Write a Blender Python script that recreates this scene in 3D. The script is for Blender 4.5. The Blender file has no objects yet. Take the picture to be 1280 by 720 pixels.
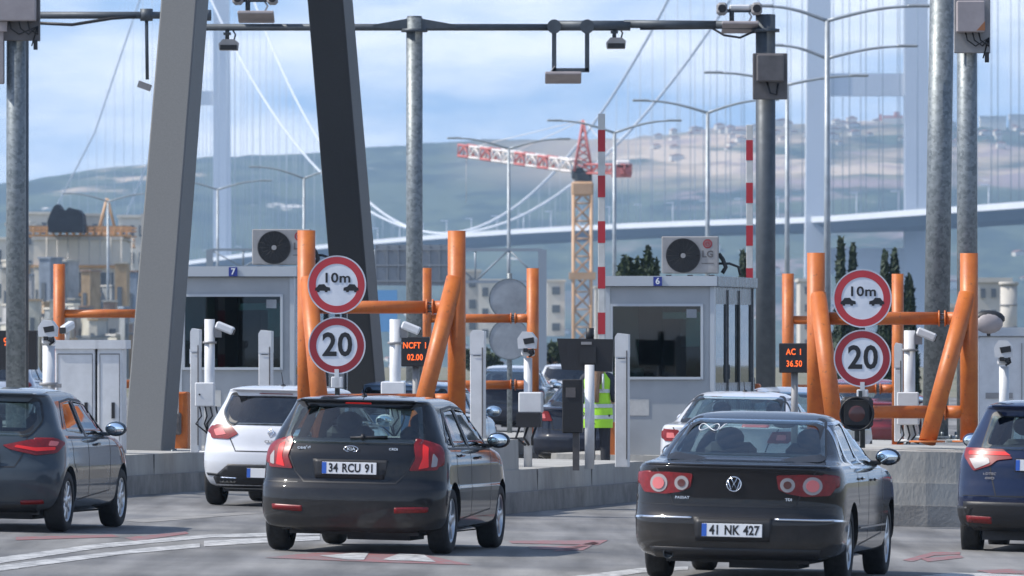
import bpy, bmesh, math, random
from mathutils import Vector, Matrix
R = math.radians
random.seed(11)
scn = bpy.context.scene
C = scn.collection

# ---------------------------------------------------------------- camera, sky, sun, exposure
F = 10000.0                      # focal length in pixels of a 1280 wide frame
CAMZ = 2.0
cam_d = bpy.data.cameras.new("camera"); cam = bpy.data.objects.new("camera", cam_d); C.objects.link(cam)
cam.location = (0, 0, CAMZ)
cam.rotation_euler = (R(90) + math.atan(70 / F), 0, 0)
cam_d.sensor_width = 36; cam_d.lens = 36 * F / 1280
cam_d.clip_start = 1; cam_d.clip_end = 40000
cam_d.dof.use_dof = True; cam_d.dof.focus_distance = 86; cam_d.dof.aperture_fstop = 9
scn.camera = cam

SUN_EL, SUN_AZ = 50, -97         # azimuth clockwise from +Y (the view direction); the sun stands on the left
SKY_STRENGTH = 0.15
w = bpy.data.worlds.new("World"); scn.world = w; w.use_nodes = True
nt = w.node_tree; nt.nodes.clear()
def N(tree, kind, **kw):
    n = tree.nodes.new(kind)
    for k, v in kw.items():
        if k.startswith('i_'):
            key = k[2:]
            key = int(key) if key.isdigit() else key.replace('_', ' ')
            n.inputs[key].default_value = v
        else: setattr(n, k, v)
    return n
out = N(nt, 'ShaderNodeOutputWorld'); bg = N(nt, 'ShaderNodeBackground'); bg.inputs[1].default_value = SKY_STRENGTH
sky = N(nt, 'ShaderNodeTexSky', sky_type='NISHITA', sun_disc=False, sun_elevation=R(SUN_EL), sun_rotation=R(SUN_AZ),
        altitude=50, air_density=1.0, dust_density=0.6, ozone_density=1.1)
tc = N(nt, 'ShaderNodeTexCoord')
add = N(nt, 'ShaderNodeVectorMath', operation='ADD'); add.inputs[1].default_value = (0, 0, 0.24)
nrm = N(nt, 'ShaderNodeVectorMath', operation='NORMALIZE')
L = nt.links.new
L(tc.outputs['Generated'], add.inputs[0]); L(add.outputs[0], nrm.inputs[0]); L(nrm.outputs[0], sky.inputs[0])
mp = N(nt, 'ShaderNodeMapping'); mp.inputs['Scale'].default_value = (9, 9, 34); mp.inputs['Location'].default_value = (1.3, 2.2, 0.4)
L(tc.outputs['Generated'], mp.inputs[0])
nz = N(nt, 'ShaderNodeTexNoise', i_Scale=2.6, i_Detail=7.0, i_Roughness=0.55)
L(mp.outputs[0], nz.inputs['Vector'])
cr = N(nt, 'ShaderNodeValToRGB'); cr.color_ramp.elements[0].position = .40; cr.color_ramp.elements[1].position = .66
L(nz.outputs['Fac'], cr.inputs[0])
cm = N(nt, 'ShaderNodeMath', operation='MULTIPLY'); cm.inputs[1].default_value = .75; L(cr.outputs[0], cm.inputs[0])
sz = N(nt, 'ShaderNodeSeparateXYZ'); L(tc.outputs['Generated'], sz.inputs[0])
mr = N(nt, 'ShaderNodeMapRange'); mr.interpolation_type = 'SMOOTHSTEP'; mr.inputs[1].default_value = .1; mr.inputs[2].default_value = .4; mr.inputs[3].default_value = 1; mr.inputs[4].default_value = .12; L(sz.outputs[2], mr.inputs[0])
cz = N(nt, 'ShaderNodeMath', operation='MULTIPLY'); L(cm.outputs[0], cz.inputs[0]); L(mr.outputs[0], cz.inputs[1])
mx = N(nt, 'ShaderNodeMix', data_type='RGBA'); L(cz.outputs[0], mx.inputs[0]); L(sky.outputs[0], mx.inputs[6]); mx.inputs[7].default_value = (6.9, 6.9, 7.0, 1)
L(mx.outputs[2], bg.inputs[0]); L(bg.outputs[0], out.inputs[0])

sd = bpy.data.lights.new("sun", 'SUN'); sd.energy = 3.4; sd.angle = R(0.6); sd.color = (1, .95, .87)
sun = bpy.data.objects.new("sun", sd); C.objects.link(sun)
sdir = Vector((math.sin(R(SUN_AZ)) * math.cos(R(SUN_EL)), math.cos(R(SUN_AZ)) * math.cos(R(SUN_EL)), math.sin(R(SUN_EL))))
sun.rotation_euler = sdir.to_track_quat('Z', 'Y').to_euler(); sun.location = (0, 60, 60)
scn.view_settings.view_transform = 'Standard'; scn.view_settings.look = 'None'
scn.view_settings.gamma = 1; scn.view_settings.exposure = 0.6; scn.view_settings.use_curve_mapping = False
scn.cycles.max_bounces = 6; scn.cycles.transparent_max_bounces = 16; scn.cycles.volume_bounces = 0
scn.cycles.use_denoising = True; scn.cycles.sample_clamp_indirect = 4

# ---------------------------------------------------------------- helpers
SL = 0.021                                        # cross fall of the plaza
def gz(x): return -SL * x
def P(px, py, D):                                 # a point seen at (px, py) that stands D metres away
    return Vector(((px - 640) / F * D, D, CAMZ + (430 - py) / F * D))
TH = R(10)
dv = Vector((math.sin(TH), math.cos(TH), 0)); rv = Vector((math.cos(TH), -math.sin(TH), 0))
YAW = -TH                                         # local +Y along the lane, local +X to its right

def mat(name, col, rough=.5, metal=0, noise=0, scale=8, col2=None, bump=0, bscale=40, coat=0, spec=None, stretch=None, emit=0, trans=0, speck=0, crough=.04):
    m = bpy.data.materials.new(name); m.use_nodes = True; t = m.node_tree
    b = t.nodes['Principled BSDF']
    b.inputs['Base Color'].default_value = (*col, 1); b.inputs['Roughness'].default_value = rough; b.inputs['Metallic'].default_value = metal
    if coat: b.inputs['Coat Weight'].default_value = coat; b.inputs['Coat Roughness'].default_value = crough
    if spec is not None: b.inputs['Specular IOR Level'].default_value = spec
    if emit: b.inputs['Emission Color'].default_value = (*col, 1); b.inputs['Emission Strength'].default_value = emit
    if noise or bump:
        tc = N(t, 'ShaderNodeTexCoord'); v = tc.outputs['Object']
        if stretch:
            mp = N(t, 'ShaderNodeMapping'); mp.inputs['Scale'].default_value = stretch; t.links.new(v, mp.inputs[0]); v = mp.outputs[0]
    if noise:
        n = N(t, 'ShaderNodeTexNoise', i_Scale=scale, i_Detail=8.0, i_Roughness=.62); t.links.new(v, n.inputs['Vector'])
        c = N(t, 'ShaderNodeValToRGB'); c.color_ramp.elements[0].position = .5 - noise; c.color_ramp.elements[1].position = .5 + noise
        c.color_ramp.elements[0].color = (*(col2 or [x * .6 for x in col]), 1); c.color_ramp.elements[1].color = (*col, 1)
        t.links.new(n.outputs['Fac'], c.inputs[0]); t.links.new(c.outputs[0], b.inputs['Base Color'])
        r = N(t, 'ShaderNodeMapRange'); r.inputs[3].default_value = min(1, rough + .12); r.inputs[4].default_value = max(.05, rough - .08)
        t.links.new(n.outputs['Fac'], r.inputs[0]); t.links.new(r.outputs[0], b.inputs['Roughness'])
    if bump:
        n2 = N(t, 'ShaderNodeTexNoise', i_Scale=bscale, i_Detail=6.0); t.links.new(v, n2.inputs['Vector'])
        bp = N(t, 'ShaderNodeBump', i_Strength=bump, i_Distance=.02); t.links.new(n2.outputs['Fac'], bp.inputs['Height']); t.links.new(bp.outputs[0], b.inputs['Normal'])
    return m

def glass_mat(name, tint, gloss=.06, rough=.02, ior=1.5):
    m = bpy.data.materials.new(name); m.use_nodes = True; t = m.node_tree; t.nodes.clear()
    o = N(t, 'ShaderNodeOutputMaterial'); a = N(t, 'ShaderNodeBsdfTransparent'); a.inputs[0].default_value = (*tint, 1)
    g = N(t, 'ShaderNodeBsdfGlossy'); g.inputs['Roughness'].default_value = rough; g.inputs[0].default_value = (.95, .97, 1, 1)
    f = N(t, 'ShaderNodeFresnel', i_IOR=ior); ad = N(t, 'ShaderNodeMath', operation='ADD', use_clamp=True); ad.inputs[1].default_value = gloss
    ge = N(t, 'ShaderNodeNewGeometry'); iv = N(t, 'ShaderNodeMath', operation='SUBTRACT'); iv.inputs[0].default_value = 1; t.links.new(ge.outputs['Backfacing'], iv.inputs[1])
    ml = N(t, 'ShaderNodeMath', operation='MULTIPLY'); t.links.new(f.outputs[0], ad.inputs[0]); t.links.new(ad.outputs[0], ml.inputs[0]); t.links.new(iv.outputs[0], ml.inputs[1])   # one reflection per pane, on its outer face
    mxs = N(t, 'ShaderNodeMixShader'); t.links.new(ml.outputs[0], mxs.inputs[0])
    t.links.new(a.outputs[0], mxs.inputs[1]); t.links.new(g.outputs[0], mxs.inputs[2]); t.links.new(mxs.outputs[0], o.inputs[0])
    return m

class MB:
    def __init__(s): s.v = []; s.f = []; s.sm = []
    def add(s, vs, fs, smooth=False):
        o = len(s.v); s.v += [Vector(p) for p in vs]; s.f += [[i + o for i in f] for f in fs]; s.sm += [smooth] * len(fs); return s
    def box(s, c, d, rz=0, bev=0, M=None):
        x, y, z = d[0] / 2, d[1] / 2, d[2] / 2
        if bev:
            b = min(bev, x * .9, y * .9, z * .9); vs = []
            # chamfered box: 24 verts
            for sx in (-1, 1):
                for sy in (-1, 1):
                    for sz in (-1, 1):
                        vs += [(sx * x, sy * (y - b), sz * (z - b)), (sx * (x - b), sy * y, sz * (z - b)), (sx * (x - b), sy * (y - b), sz * z)]
            bm = bmesh.new()
            for p in vs: bm.verts.new(p)
            r = bmesh.ops.convex_hull(bm, input=bm.verts); bmesh.ops.dissolve_limit(bm, angle_limit=.01, verts=bm.verts, edges=bm.edges)
            bm.verts.index_update(); vs = [v.co.copy() for v in bm.verts]; fs = [[v.index for v in f.verts] for f in bm.faces]; bm.free()
        else:
            vs = [(-x, -y, -z), (x, -y, -z), (x, y, -z), (-x, y, -z), (-x, -y, z), (x, -y, z), (x, y, z), (-x, y, z)]
            fs = [(0, 3, 2, 1), (4, 5, 6, 7), (0, 1, 5, 4), (1, 2, 6, 5), (2, 3, 7, 6), (3, 0, 4, 7)]
        T = Matrix.Translation(Vector(c)) @ (M if M is not None else Matrix.Rotation(rz, 4, 'Z'))
        return s.add([T @ Vector(p) for p in vs], fs)
    def b2(s, lo, hi, bev=0):
        return s.box([(a + b) / 2 for a, b in zip(lo, hi)], [abs(b - a) for a, b in zip(lo, hi)], bev=bev)
    def cyl(s, a, b, r, r2=None, n=16, caps=True):
        a = Vector(a); b = Vector(b); r2 = r if r2 is None else r2
        ax = (b - a).normalized(); u = ax.orthogonal().normalized(); v = ax.cross(u); o = len(s.v)
        for p, q in ((a, r), (b, r2)):
            for i in range(n):
                t = 2 * math.pi * i / n; s.v.append(p + (u * math.cos(t) + v * math.sin(t)) * q)
        for i in range(n):
            j = (i + 1) % n; s.f.append([o + i, o + j, o + n + j, o + n + i]); s.sm.append(True)
        if caps: s.f += [[o + i for i in range(n)][::-1], [o + n + i for i in range(n)]]; s.sm += [False, False]
        return s
    def tube(s, pts, r, n=8, r2=None):
        pts = [Vector(p) for p in pts]; o = len(s.v); m = len(pts); up = None
        for k, p in enumerate(pts):
            t = (pts[min(k + 1, m - 1)] - pts[max(k - 1, 0)]).normalized()
            if up is None: up = t.orthogonal().normalized()
            up = (up - t * up.dot(t)).normalized(); v = t.cross(up); q = r if r2 is None else r + (r2 - r) * k / (m - 1)
            for i in range(n):
                a = 2 * math.pi * i / n; s.v.append(p + (up * math.cos(a) + v * math.sin(a)) * q)
        for k in range(m - 1):
            for i in range(n):
                j = (i + 1) % n; s.f.append([o + k * n + i, o + k * n + j, o + (k + 1) * n + j, o + (k + 1) * n + i]); s.sm.append(True)
        s.f += [[o + i for i in range(n)][::-1], [o + (m - 1) * n + i for i in range(n)]]; s.sm += [False] * 2
        return s
    def lathe(s, prof, c, ax=(0, 0, 1), n=24):       # prof: (radius, along)
        c = Vector(c); ax = Vector(ax).normalized(); u = ax.orthogonal().normalized(); v = ax.cross(u); o = len(s.v); m = len(prof)
        for r, h in prof:
            for i in range(n):
                t = 2 * math.pi * i / n; s.v.append(c + ax * h + (u * math.cos(t) + v * math.sin(t)) * max(r, 1e-4))
        for k in range(m - 1):
            for i in range(n):
                j = (i + 1) % n; s.f.append([o + k * n + i, o + k * n + j, o + (k + 1) * n + j, o + (k + 1) * n + i]); s.sm.append(True)
        return s
    def ell(s, c, d, n=14, M=None):
        vs = []; fs = []; m = n // 2
        for k in range(m + 1):
            a = math.pi * k / m
            for i in range(n):
                t = 2 * math.pi * i / n; vs.append(Vector((math.sin(a) * math.cos(t) * d[0], math.sin(a) * math.sin(t) * d[1], math.cos(a) * d[2])))
        for k in range(m):
            for i in range(n):
                j = (i + 1) % n; fs.append([k * n + i, (k + 1) * n + i, (k + 1) * n + j, k * n + j])
        T = Matrix.Translation(Vector(c)) @ (M or Matrix())
        return s.add([T @ p for p in vs], fs, True)
    def prism(s, poly, y0, y1):                       # polygon in (x, z), thickness along y
        n = len(poly); vs = [(x, y0, z) for x, z in poly] + [(x, y1, z) for x, z in poly]
        fs = [list(range(n)), list(range(2 * n - 1, n - 1, -1))] + [[i, i + n, (i + 1) % n + n, (i + 1) % n] for i in range(n)]
        return s.add(vs, fs)
    def ring(s, c, r0, r1, y0, y1, n=48):             # flat ring facing -y
        cx, cz = c; vs = []
        for r in (r0, r1):
            for y in (y0, y1):
                for i in range(n):
                    t = 2 * math.pi * i / n; vs.append((cx + r * math.cos(t), y, cz + r * math.sin(t)))
        fs = []
        for i in range(n):
            j = (i + 1) % n
            fs += [[i, j, 2 * n + j, 2 * n + i], [n + i, 3 * n + i, 3 * n + j, n + j], [2 * n + i, 2 * n + j, 3 * n + j, 3 * n + i], [i, n + i, n + j, j]]
        return s.add(vs, fs)
    def build(s, name, m, parent=None, sharp=None):
        me = bpy.data.meshes.new(name); me.from_pydata([tuple(v) for v in s.v], [], s.f)
        me.polygons.foreach_set('use_smooth', s.sm)
        bm = bmesh.new(); bm.from_mesh(me); bmesh.ops.recalc_face_normals(bm, faces=bm.faces); bm.to_mesh(me); bm.free()
        if sharp: me.set_sharp_from_angle(angle=R(sharp))
        for x in (m if isinstance(m, (list, tuple)) else [m]): me.materials.append(x)
        o = bpy.data.objects.new(name, me); C.objects.link(o)
        if parent: o.parent = parent
        return o

def tag(o, label=None, cat=None, group=None, kind=None):
    if label: o['label'] = label
    if cat: o['category'] = cat
    if group: o['group'] = group
    if kind: o['kind'] = kind
    return o
def thing(name, label, cat, loc=(0, 0, 0), rz=0, group=None):
    o = bpy.data.objects.new(name, None); C.objects.link(o); o.empty_display_size = .3
    o.location = loc; o.rotation_euler = (0, 0, rz); return tag(o, label, cat, group)
def one(name, mb, m, label, cat, loc=(0, 0, 0), rz=0, group=None, sharp=None):
    o = mb.build(name, m, sharp=sharp); o.location = loc; o.rotation_euler = (0, 0, rz); return tag(o, label, cat, group)
def kids(o): return [c for c in o.children]
def copy_tree(o, parent=None):
    c = o.copy(); C.objects.link(c); c.parent = parent
    for ch in list(o.children): copy_tree(ch, c)
    return c
def textobj(name, s, size, m, parent, loc, rot=(R(90), 0, 0), ext=.002, bold=0, sx=1, align='CENTER'):
    cu = bpy.data.curves.new(name, 'FONT'); cu.body = s; cu.size = size; cu.extrude = ext; cu.offset = bold; cu.align_x = align; cu.align_y = 'CENTER'
    cu.space_character = 1.05; cu.space_word = 1.35; cu.resolution_u = 3
    t = bpy.data.objects.new(name, cu); C.objects.link(t); dg = bpy.context.evaluated_depsgraph_get()
    me = bpy.data.meshes.new_from_object(t.evaluated_get(dg)); bpy.data.objects.remove(t); bpy.data.curves.remove(cu)
    for v in me.vertices: v.co.x *= sx
    me.materials.clear(); me.materials.append(m); me.name = name
    o = bpy.data.objects.new(name, me); C.objects.link(o); o.parent = parent; o.location = loc; o.rotation_euler = rot
    return o

# ---------------------------------------------------------------- materials
M = {}
def asphalt():
    m = mat('asphalt', (.17, .17, .175), .85); t = m.node_tree; b = t.nodes['Principled BSDF']
    tc = N(t, 'ShaderNodeTexCoord')
    n1 = N(t, 'ShaderNodeTexNoise', i_Scale=.35, i_Detail=6.0); n2 = N(t, 'ShaderNodeTexNoise', i_Scale=60.0, i_Detail=4.0)
    mp = N(t, 'ShaderNodeMapping'); mp.inputs['Rotation'].default_value = (0, 0, R(10)); mp.inputs['Scale'].default_value = (1.6, .12, 1)
    n3 = N(t, 'ShaderNodeTexNoise', i_Scale=1.2, i_Detail=5.0)
    t.links.new(tc.outputs['Object'], n1.inputs['Vector']); t.links.new(tc.outputs['Object'], n2.inputs['Vector'])
    t.links.new(tc.outputs['Object'], mp.inputs[0]); t.links.new(mp.outputs[0], n3.inputs['Vector'])
    c1 = N(t, 'ShaderNodeValToRGB'); c1.color_ramp.elements[0].position = .35; c1.color_ramp.elements[1].position = .65
    c1.color_ramp.elements[0].color = (.13, .13, .132, 1); c1.color_ramp.elements[1].color = (.22, .215, .205, 1)
    t.links.new(n1.outputs['Fac'], c1.inputs[0])
    c3 = N(t, 'ShaderNodeMapRange'); c3.inputs[1].default_value = .35; c3.inputs[2].default_value = .65; c3.inputs[3].default_value = .58; c3.inputs[4].default_value = 1.2
    t.links.new(n3.outputs['Fac'], c3.inputs[0])
    c2 = N(t, 'ShaderNodeMapRange'); c2.inputs[1].default_value = .3; c2.inputs[2].default_value = .7; c2.inputs[3].default_value = .78; c2.inputs[4].default_value = 1.2
    t.links.new(n2.outputs['Fac'], c2.inputs[0])
    mu = N(t, 'ShaderNodeMath', operation='MULTIPLY'); t.links.new(c3.outputs[0], mu.inputs[0]); t.links.new(c2.outputs[0], mu.inputs[1])
    vm = N(t, 'ShaderNodeVectorMath', operation='SCALE'); t.links.new(c1.outputs[0], vm.inputs[0]); t.links.new(mu.outputs[0], vm.inputs['Scale'])
    t.links.new(vm.outputs[0], b.inputs['Base Color'])
    bp = N(t, 'ShaderNodeBump', i_Strength=.5, i_Distance=.01); t.links.new(n2.outputs['Fac'], bp.inputs['Height']); t.links.new(bp.outputs[0], b.inputs['Normal'])
    return m
M['asphalt'] = asphalt()
M['white_line'] = mat('white_line', (.5, .5, .49), .75, noise=.1, scale=7, col2=(.2, .2, .2))
M['red_line'] = mat('red_line', (.26, .085, .085), .75, noise=.1, scale=8, col2=(.17, .15, .15))
M['concrete'] = mat('concrete', (.42, .41, .38), .85, noise=.2, scale=1.6, col2=(.27, .26, .24), bump=.4, bscale=25, stretch=(1, 1, .5))
M['concrete2'] = mat('concrete_dark', (.3, .29, .27), .9, noise=.2, scale=2, col2=(.13, .125, .12), bump=.4, bscale=25)
M['orange'] = mat('orange_paint', (.56, .165, .03), .45, noise=.2, scale=5, col2=(.42, .1, .02), bump=.08, bscale=30)
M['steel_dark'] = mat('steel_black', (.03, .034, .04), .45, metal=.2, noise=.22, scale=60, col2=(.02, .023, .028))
M['steel'] = mat('steel_grey', (.115, .12, .122), .5, metal=.2, noise=.3, scale=55, col2=(.085, .09, .093), bump=.15, bscale=90)
def galv():
    m = mat('galvanised', (.4, .42, .43), .5, metal=.45); t = m.node_tree; b = t.nodes['Principled BSDF']
    tc = N(t, 'ShaderNodeTexCoord'); v = N(t, 'ShaderNodeTexVoronoi', i_Scale=30.0); t.links.new(tc.outputs['Object'], v.inputs['Vector'])
    n = N(t, 'ShaderNodeTexNoise', i_Scale=9.0, i_Detail=6.0); t.links.new(tc.outputs['Object'], n.inputs['Vector'])
    ad = N(t, 'ShaderNodeMath', operation='ADD'); sp = N(t, 'ShaderNodeSeparateColor'); t.links.new(v.outputs['Color'], sp.inputs[0])
    ml = N(t, 'ShaderNodeMath', operation='MULTIPLY'); ml.inputs[1].default_value = .5; t.links.new(sp.outputs[0], ml.inputs[0])
    t.links.new(ml.outputs[0], ad.inputs[0]); t.links.new(n.outputs['Fac'], ad.inputs[1])
    c = N(t, 'ShaderNodeValToRGB'); c.color_ramp.elements[0].position = .4; c.color_ramp.elements[1].position = 1.0
    c.color_ramp.elements[0].color = (.12, .14, .15, 1); c.color_ramp.elements[1].color = (.235, .26, .27, 1)
    t.links.new(ad.outputs[0], c.inputs[0]); t.links.new(c.outputs[0], b.inputs['Base Color'])
    return m
M['galv'] = galv()
M['darksteel'] = mat('dark_steel', (.055, .065, .07), .45, metal=.3, noise=.2, scale=20, col2=(.035, .04, .045))
M['darkpole'] = mat('dark_pole', (.09, .105, .12), .5, metal=.3, noise=.25, scale=8, col2=(.055, .065, .075))
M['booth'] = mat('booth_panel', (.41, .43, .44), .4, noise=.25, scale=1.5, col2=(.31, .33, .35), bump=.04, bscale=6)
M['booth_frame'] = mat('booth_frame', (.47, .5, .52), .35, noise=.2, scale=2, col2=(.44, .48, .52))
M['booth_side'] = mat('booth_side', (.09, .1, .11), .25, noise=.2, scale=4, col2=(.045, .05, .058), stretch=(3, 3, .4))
M['white'] = mat('white_enamel', (.66, .67, .68), .4, noise=.2, scale=4, col2=(.52, .53, .54))
M['grey_box'] = mat('grey_box', (.3, .295, .295), .5, noise=.2, scale=5, col2=(.22, .215, .215))
M['taupe'] = mat('taupe_box', (.36, .32, .32), .55, noise=.2, scale=5, col2=(.28, .25, .25))
M['rust'] = mat('rust', (.3, .13, .06), .8)
M['dkgrey'] = mat('dark_grey_box', (.13, .12, .12), .5, noise=.2, scale=5)
M['black'] = mat('black_plastic', (.015, .015, .017), .5, bump=.1)
M['rubber'] = mat('rubber', (.022, .022, .023), .8, noise=.2, scale=20, col2=(.012, .012, .012))
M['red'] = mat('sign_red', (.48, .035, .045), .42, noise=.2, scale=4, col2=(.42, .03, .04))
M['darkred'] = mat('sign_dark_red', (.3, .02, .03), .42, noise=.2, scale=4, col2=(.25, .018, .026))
M['signwhite'] = mat('sign_white', (.74, .76, .8), .45, noise=.2, scale=4, col2=(.58, .62, .68))
M['signgrey'] = mat('sign_back', (.36, .39, .42), .5, metal=.2, noise=.2, scale=3)
M['ink'] = mat('ink', (.012, .012, .014), .5)
M['whitestripe'] = mat('white_stripe', (.6, .6, .58), .5, noise=.2, scale=6, col2=(.45, .45, .43))
M['redstripe'] = mat('red_stripe', (.42, .02, .03), .4)
M['blue'] = mat('blue_plate', (.02, .04, .25), .4)
M['chrome'] = mat('chrome', (.75, .77, .8), .18, metal=1)
M['rim'] = mat('rim_silver', (.5, .52, .54), .3, metal=.9)
M['shaft_bolt'] = mat('bolt_steel', (.1, .1, .1), .5, metal=.5)
M['glass'] = glass_mat('car_glass', (.8, .87, .86), .04, ior=1.45)
M['glass_dark'] = glass_mat('dark_glass', (.34, .36, .37), .05, ior=1.5)
M['booth_glass'] = glass_mat('booth_glass', (.4, .52, .5), .01, ior=1.4)
M['mirror'] = mat('mirror_glass', (.8, .9, .95), .03, metal=1)
M['interior'] = mat('interior', (.06, .06, .064), .8, noise=.2, scale=4)
M['lamp_red'] = mat('lamp_red', (.24, .005, .008), .38, coat=.15, crough=.3, noise=.2, scale=25, col2=(.13, .003, .004))
M['lamp_lit'] = mat('lamp_lit', (.6, .02, .018), .3, emit=.16)
M['lamp_pink'] = mat('lamp_pink', (.6, .16, .16), .3, emit=.06)
M['lamp_clear'] = mat('lamp_clear', (.34, .32, .32), .45, coat=.05, crough=.2)
M['lamp_dim'] = mat('lamp_dim', (.1, .02, .015), .3, coat=.6)
M['led'] = mat('led_orange', (1, .14, .02), .5, emit=.7)
M['plate'] = mat('number_plate', (.74, .75, .76), .4)
M['plateblue'] = mat('plate_blue', (.03, .12, .5), .4)
M['spandrel'] = mat('spandrel', (.02, .022, .026), .3, coat=.5)
def paint(name, c, metal=.35, rough=.3):
    if name in M: return M[name]
    dark = max(c) < .1
    m = mat(name, c, .45, metal=0 if dark else metal * .5, coat=1.0, crough=.04, spec=.08 if dark else .4, noise=.25, scale=2.5, col2=tuple(x * .86 for x in c)); M[name] = m
    t = m.node_tree; b = t.nodes['Principled BSDF']; b.inputs['Coat IOR'].default_value = 1.4 if dark else 1.5
    src = b.inputs['Base Color'].links[0].from_socket                # road dust: patchy, low on the body
    tc = N(t, 'ShaderNodeTexCoord'); sp = N(t, 'ShaderNodeSeparateXYZ'); t.links.new(tc.outputs['Object'], sp.inputs[0])
    n = N(t, 'ShaderNodeTexNoise', i_Scale=5.0, i_Detail=9.0, i_Roughness=.7); t.links.new(tc.outputs['Object'], n.inputs['Vector'])
    a = N(t, 'ShaderNodeMapRange'); a.inputs[1].default_value = .75; a.inputs[2].default_value = .2; a.inputs[3].default_value = -.05; a.inputs[4].default_value = .55; t.links.new(sp.outputs[2], a.inputs[0])
    q = N(t, 'ShaderNodeMath', operation='MULTIPLY', use_clamp=True); t.links.new(a.outputs[0], q.inputs[0]); t.links.new(n.outputs['Fac'], q.inputs[1])
    x = N(t, 'ShaderNodeMix', data_type='RGBA'); t.links.new(q.outputs[0], x.inputs[0]); t.links.new(src, x.inputs[6]); x.inputs[7].default_value = (.12, .11, .095, 1); t.links.new(x.outputs[2], b.inputs['Base Color'])
    return m
def scuff(m, col, amt=.62, scale=14):                             # worn spots with a shape of their own
    t = m.node_tree; b = t.nodes['Principled BSDF']; src = b.inputs['Base Color'].links[0].from_socket
    tc = N(t, 'ShaderNodeTexCoord'); n = N(t, 'ShaderNodeTexNoise', i_Scale=scale, i_Detail=10.0, i_Roughness=.75); t.links.new(tc.outputs['Object'], n.inputs['Vector'])
    r = N(t, 'ShaderNodeMapRange'); r.inputs[1].default_value = amt; r.inputs[2].default_value = amt + .03; r.inputs[4].default_value = .75; t.links.new(n.outputs['Fac'], r.inputs[0])
    x = N(t, 'ShaderNodeMix', data_type='RGBA'); t.links.new(r.outputs[0], x.inputs[0]); t.links.new(src, x.inputs[6]); x.inputs[7].default_value = (*col, 1); t.links.new(x.outputs[2], b.inputs['Base Color'])
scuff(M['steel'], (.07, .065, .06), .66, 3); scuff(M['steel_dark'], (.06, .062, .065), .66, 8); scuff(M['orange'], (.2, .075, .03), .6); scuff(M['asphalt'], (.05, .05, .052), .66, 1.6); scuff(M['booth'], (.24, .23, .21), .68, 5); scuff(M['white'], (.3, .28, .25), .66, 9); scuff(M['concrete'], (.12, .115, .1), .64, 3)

# ---------------------------------------------------------------- setting: ground, road, water, hills
def terrain_grid(name, xs, ys, zf, m, label=None):
    vs = [(x, y, zf(x, y)) for y in ys for x in xs]; n = len(xs)
    fs = [(j * n + i, j * n + i + 1, (j + 1) * n + i + 1, (j + 1) * n + i) for j in range(len(ys) - 1) for i in range(n - 1)]
    b = MB(); b.add(vs, fs, True); o = b.build(name, m); tag(o, label, kind='structure'); return o
def sstep(a, b, x):
    t = max(0, min(1, (x - a) / (b - a))); return t * t * (3 - 2 * t)
def ground_z(x, y):
    z = -SL * max(-40, min(40, x)) - .03 if y < 300 else 0
    f = sstep(160, 300, y); z = (-SL * max(-40, min(40, x)) * (1 - f)) - .03
    return z - 24 * sstep(700, 1100, y)
M['soil'] = mat('ground_soil', (.2, .18, .14), .95, noise=.2, scale=.05, col2=(.1, .11, .06), bump=.5, bscale=2)
gx = [-2590, -900, -300, -120, -60, -40, -20, 0, 20, 40, 60, 120, 300, 900, 2590]
gy = [-400, -100, 0, 60, 120, 160, 200, 250, 300, 450, 600, 700, 800, 900, 1000, 1100, 1500]
terrain_grid('ground', gx, gy, ground_z, M['soil'], 'open ground around and beyond the toll plaza')
def road_z(x, y): return ground_z(x, y) + .026
terrain_grid('road', [-40, -20, 0, 20, 40], [-30, 30, 60, 90, 120, 160, 200, 250, 300], lambda x, y: -SL * x * (1 - sstep(160, 300, y)) - .004, M['asphalt'], 'grey asphalt of the toll plaza lanes')
M['water'] = mat('water', (.03, .06, .09), .12, bump=.5, bscale=.05)
terrain_grid('water', [-2590, 0, 2590], [1000, 3000, 5400, 8500], lambda x, y: -23.0, M['water'], 'blue grey bay water under the bridge')

def mark(pts, m, name, label, dz=.0045):              # flat painted polygon on the road
    b = MB(); b.add([(x, y, gz(x) - .004 + dz) for x, y in pts], [list(range(len(pts)))]); o = b.build(name, m); tag(o, label, 'road marking'); return o
def gp(px, py):                                       # road point seen at a pixel
    D = 90.0
    for _ in range(12):
        X = (px - 640) / F * D; D = (CAMZ - gz(X)) / ((py - 430) / F)
    return ((px - 640) / F * D, D)
def pm(pix, m, name, label, dz=.0045): return mark([gp(*p) for p in pix], m, name, label, dz)
pm([(-40, 702), (120, 680), (260, 668), (400, 664), (400, 669), (262, 672), (125, 685), (-40, 710)], M['white_line'], 'painted_line', 'long white painted line running from the left edge past the black hatchback')
pm([(-40, 712), (60, 699), (190, 684), (250, 679), (250, 684), (150, 693), (-40, 719)], M['white_line'], 'painted_line', 'second thinner white line below the long one, left foreground')
pm([(255, 676), (330, 672), (400, 670), (400, 675), (320, 679), (255, 683)], M['white_line'], 'painted_line', 'short white painted patch just left of the black hatchback')
pm([(330, 697), (420, 688), (520, 691), (590, 706), (480, 703)], M['red_line'], 'painted_chevron', 'red painted chevron on the road under the black hatchback')
pm([(400, 695), (462, 690), (455, 700), (435, 700)], M['white_line'], 'painted_block', 'small white block inside the red chevron, left one', .009)
pm([(478, 700), (500, 692), (530, 694), (545, 703)], M['white_line'], 'painted_block', 'small white block inside the red chevron, right one', .009)
for i, (a, b_, c, d, t) in enumerate([(636, 676, 760, 679, 'upper'), (660, 683, 740, 686, 'middle')]):
    pm([(a, b_), (c, b_ - 1), (c - 12, d + 2), (a + 4, b_ + 3)], M['red_line'], 'painted_stripe', 'faded red painted stripe on the road between the hatchback and the sedan, %s' % t)
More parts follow.
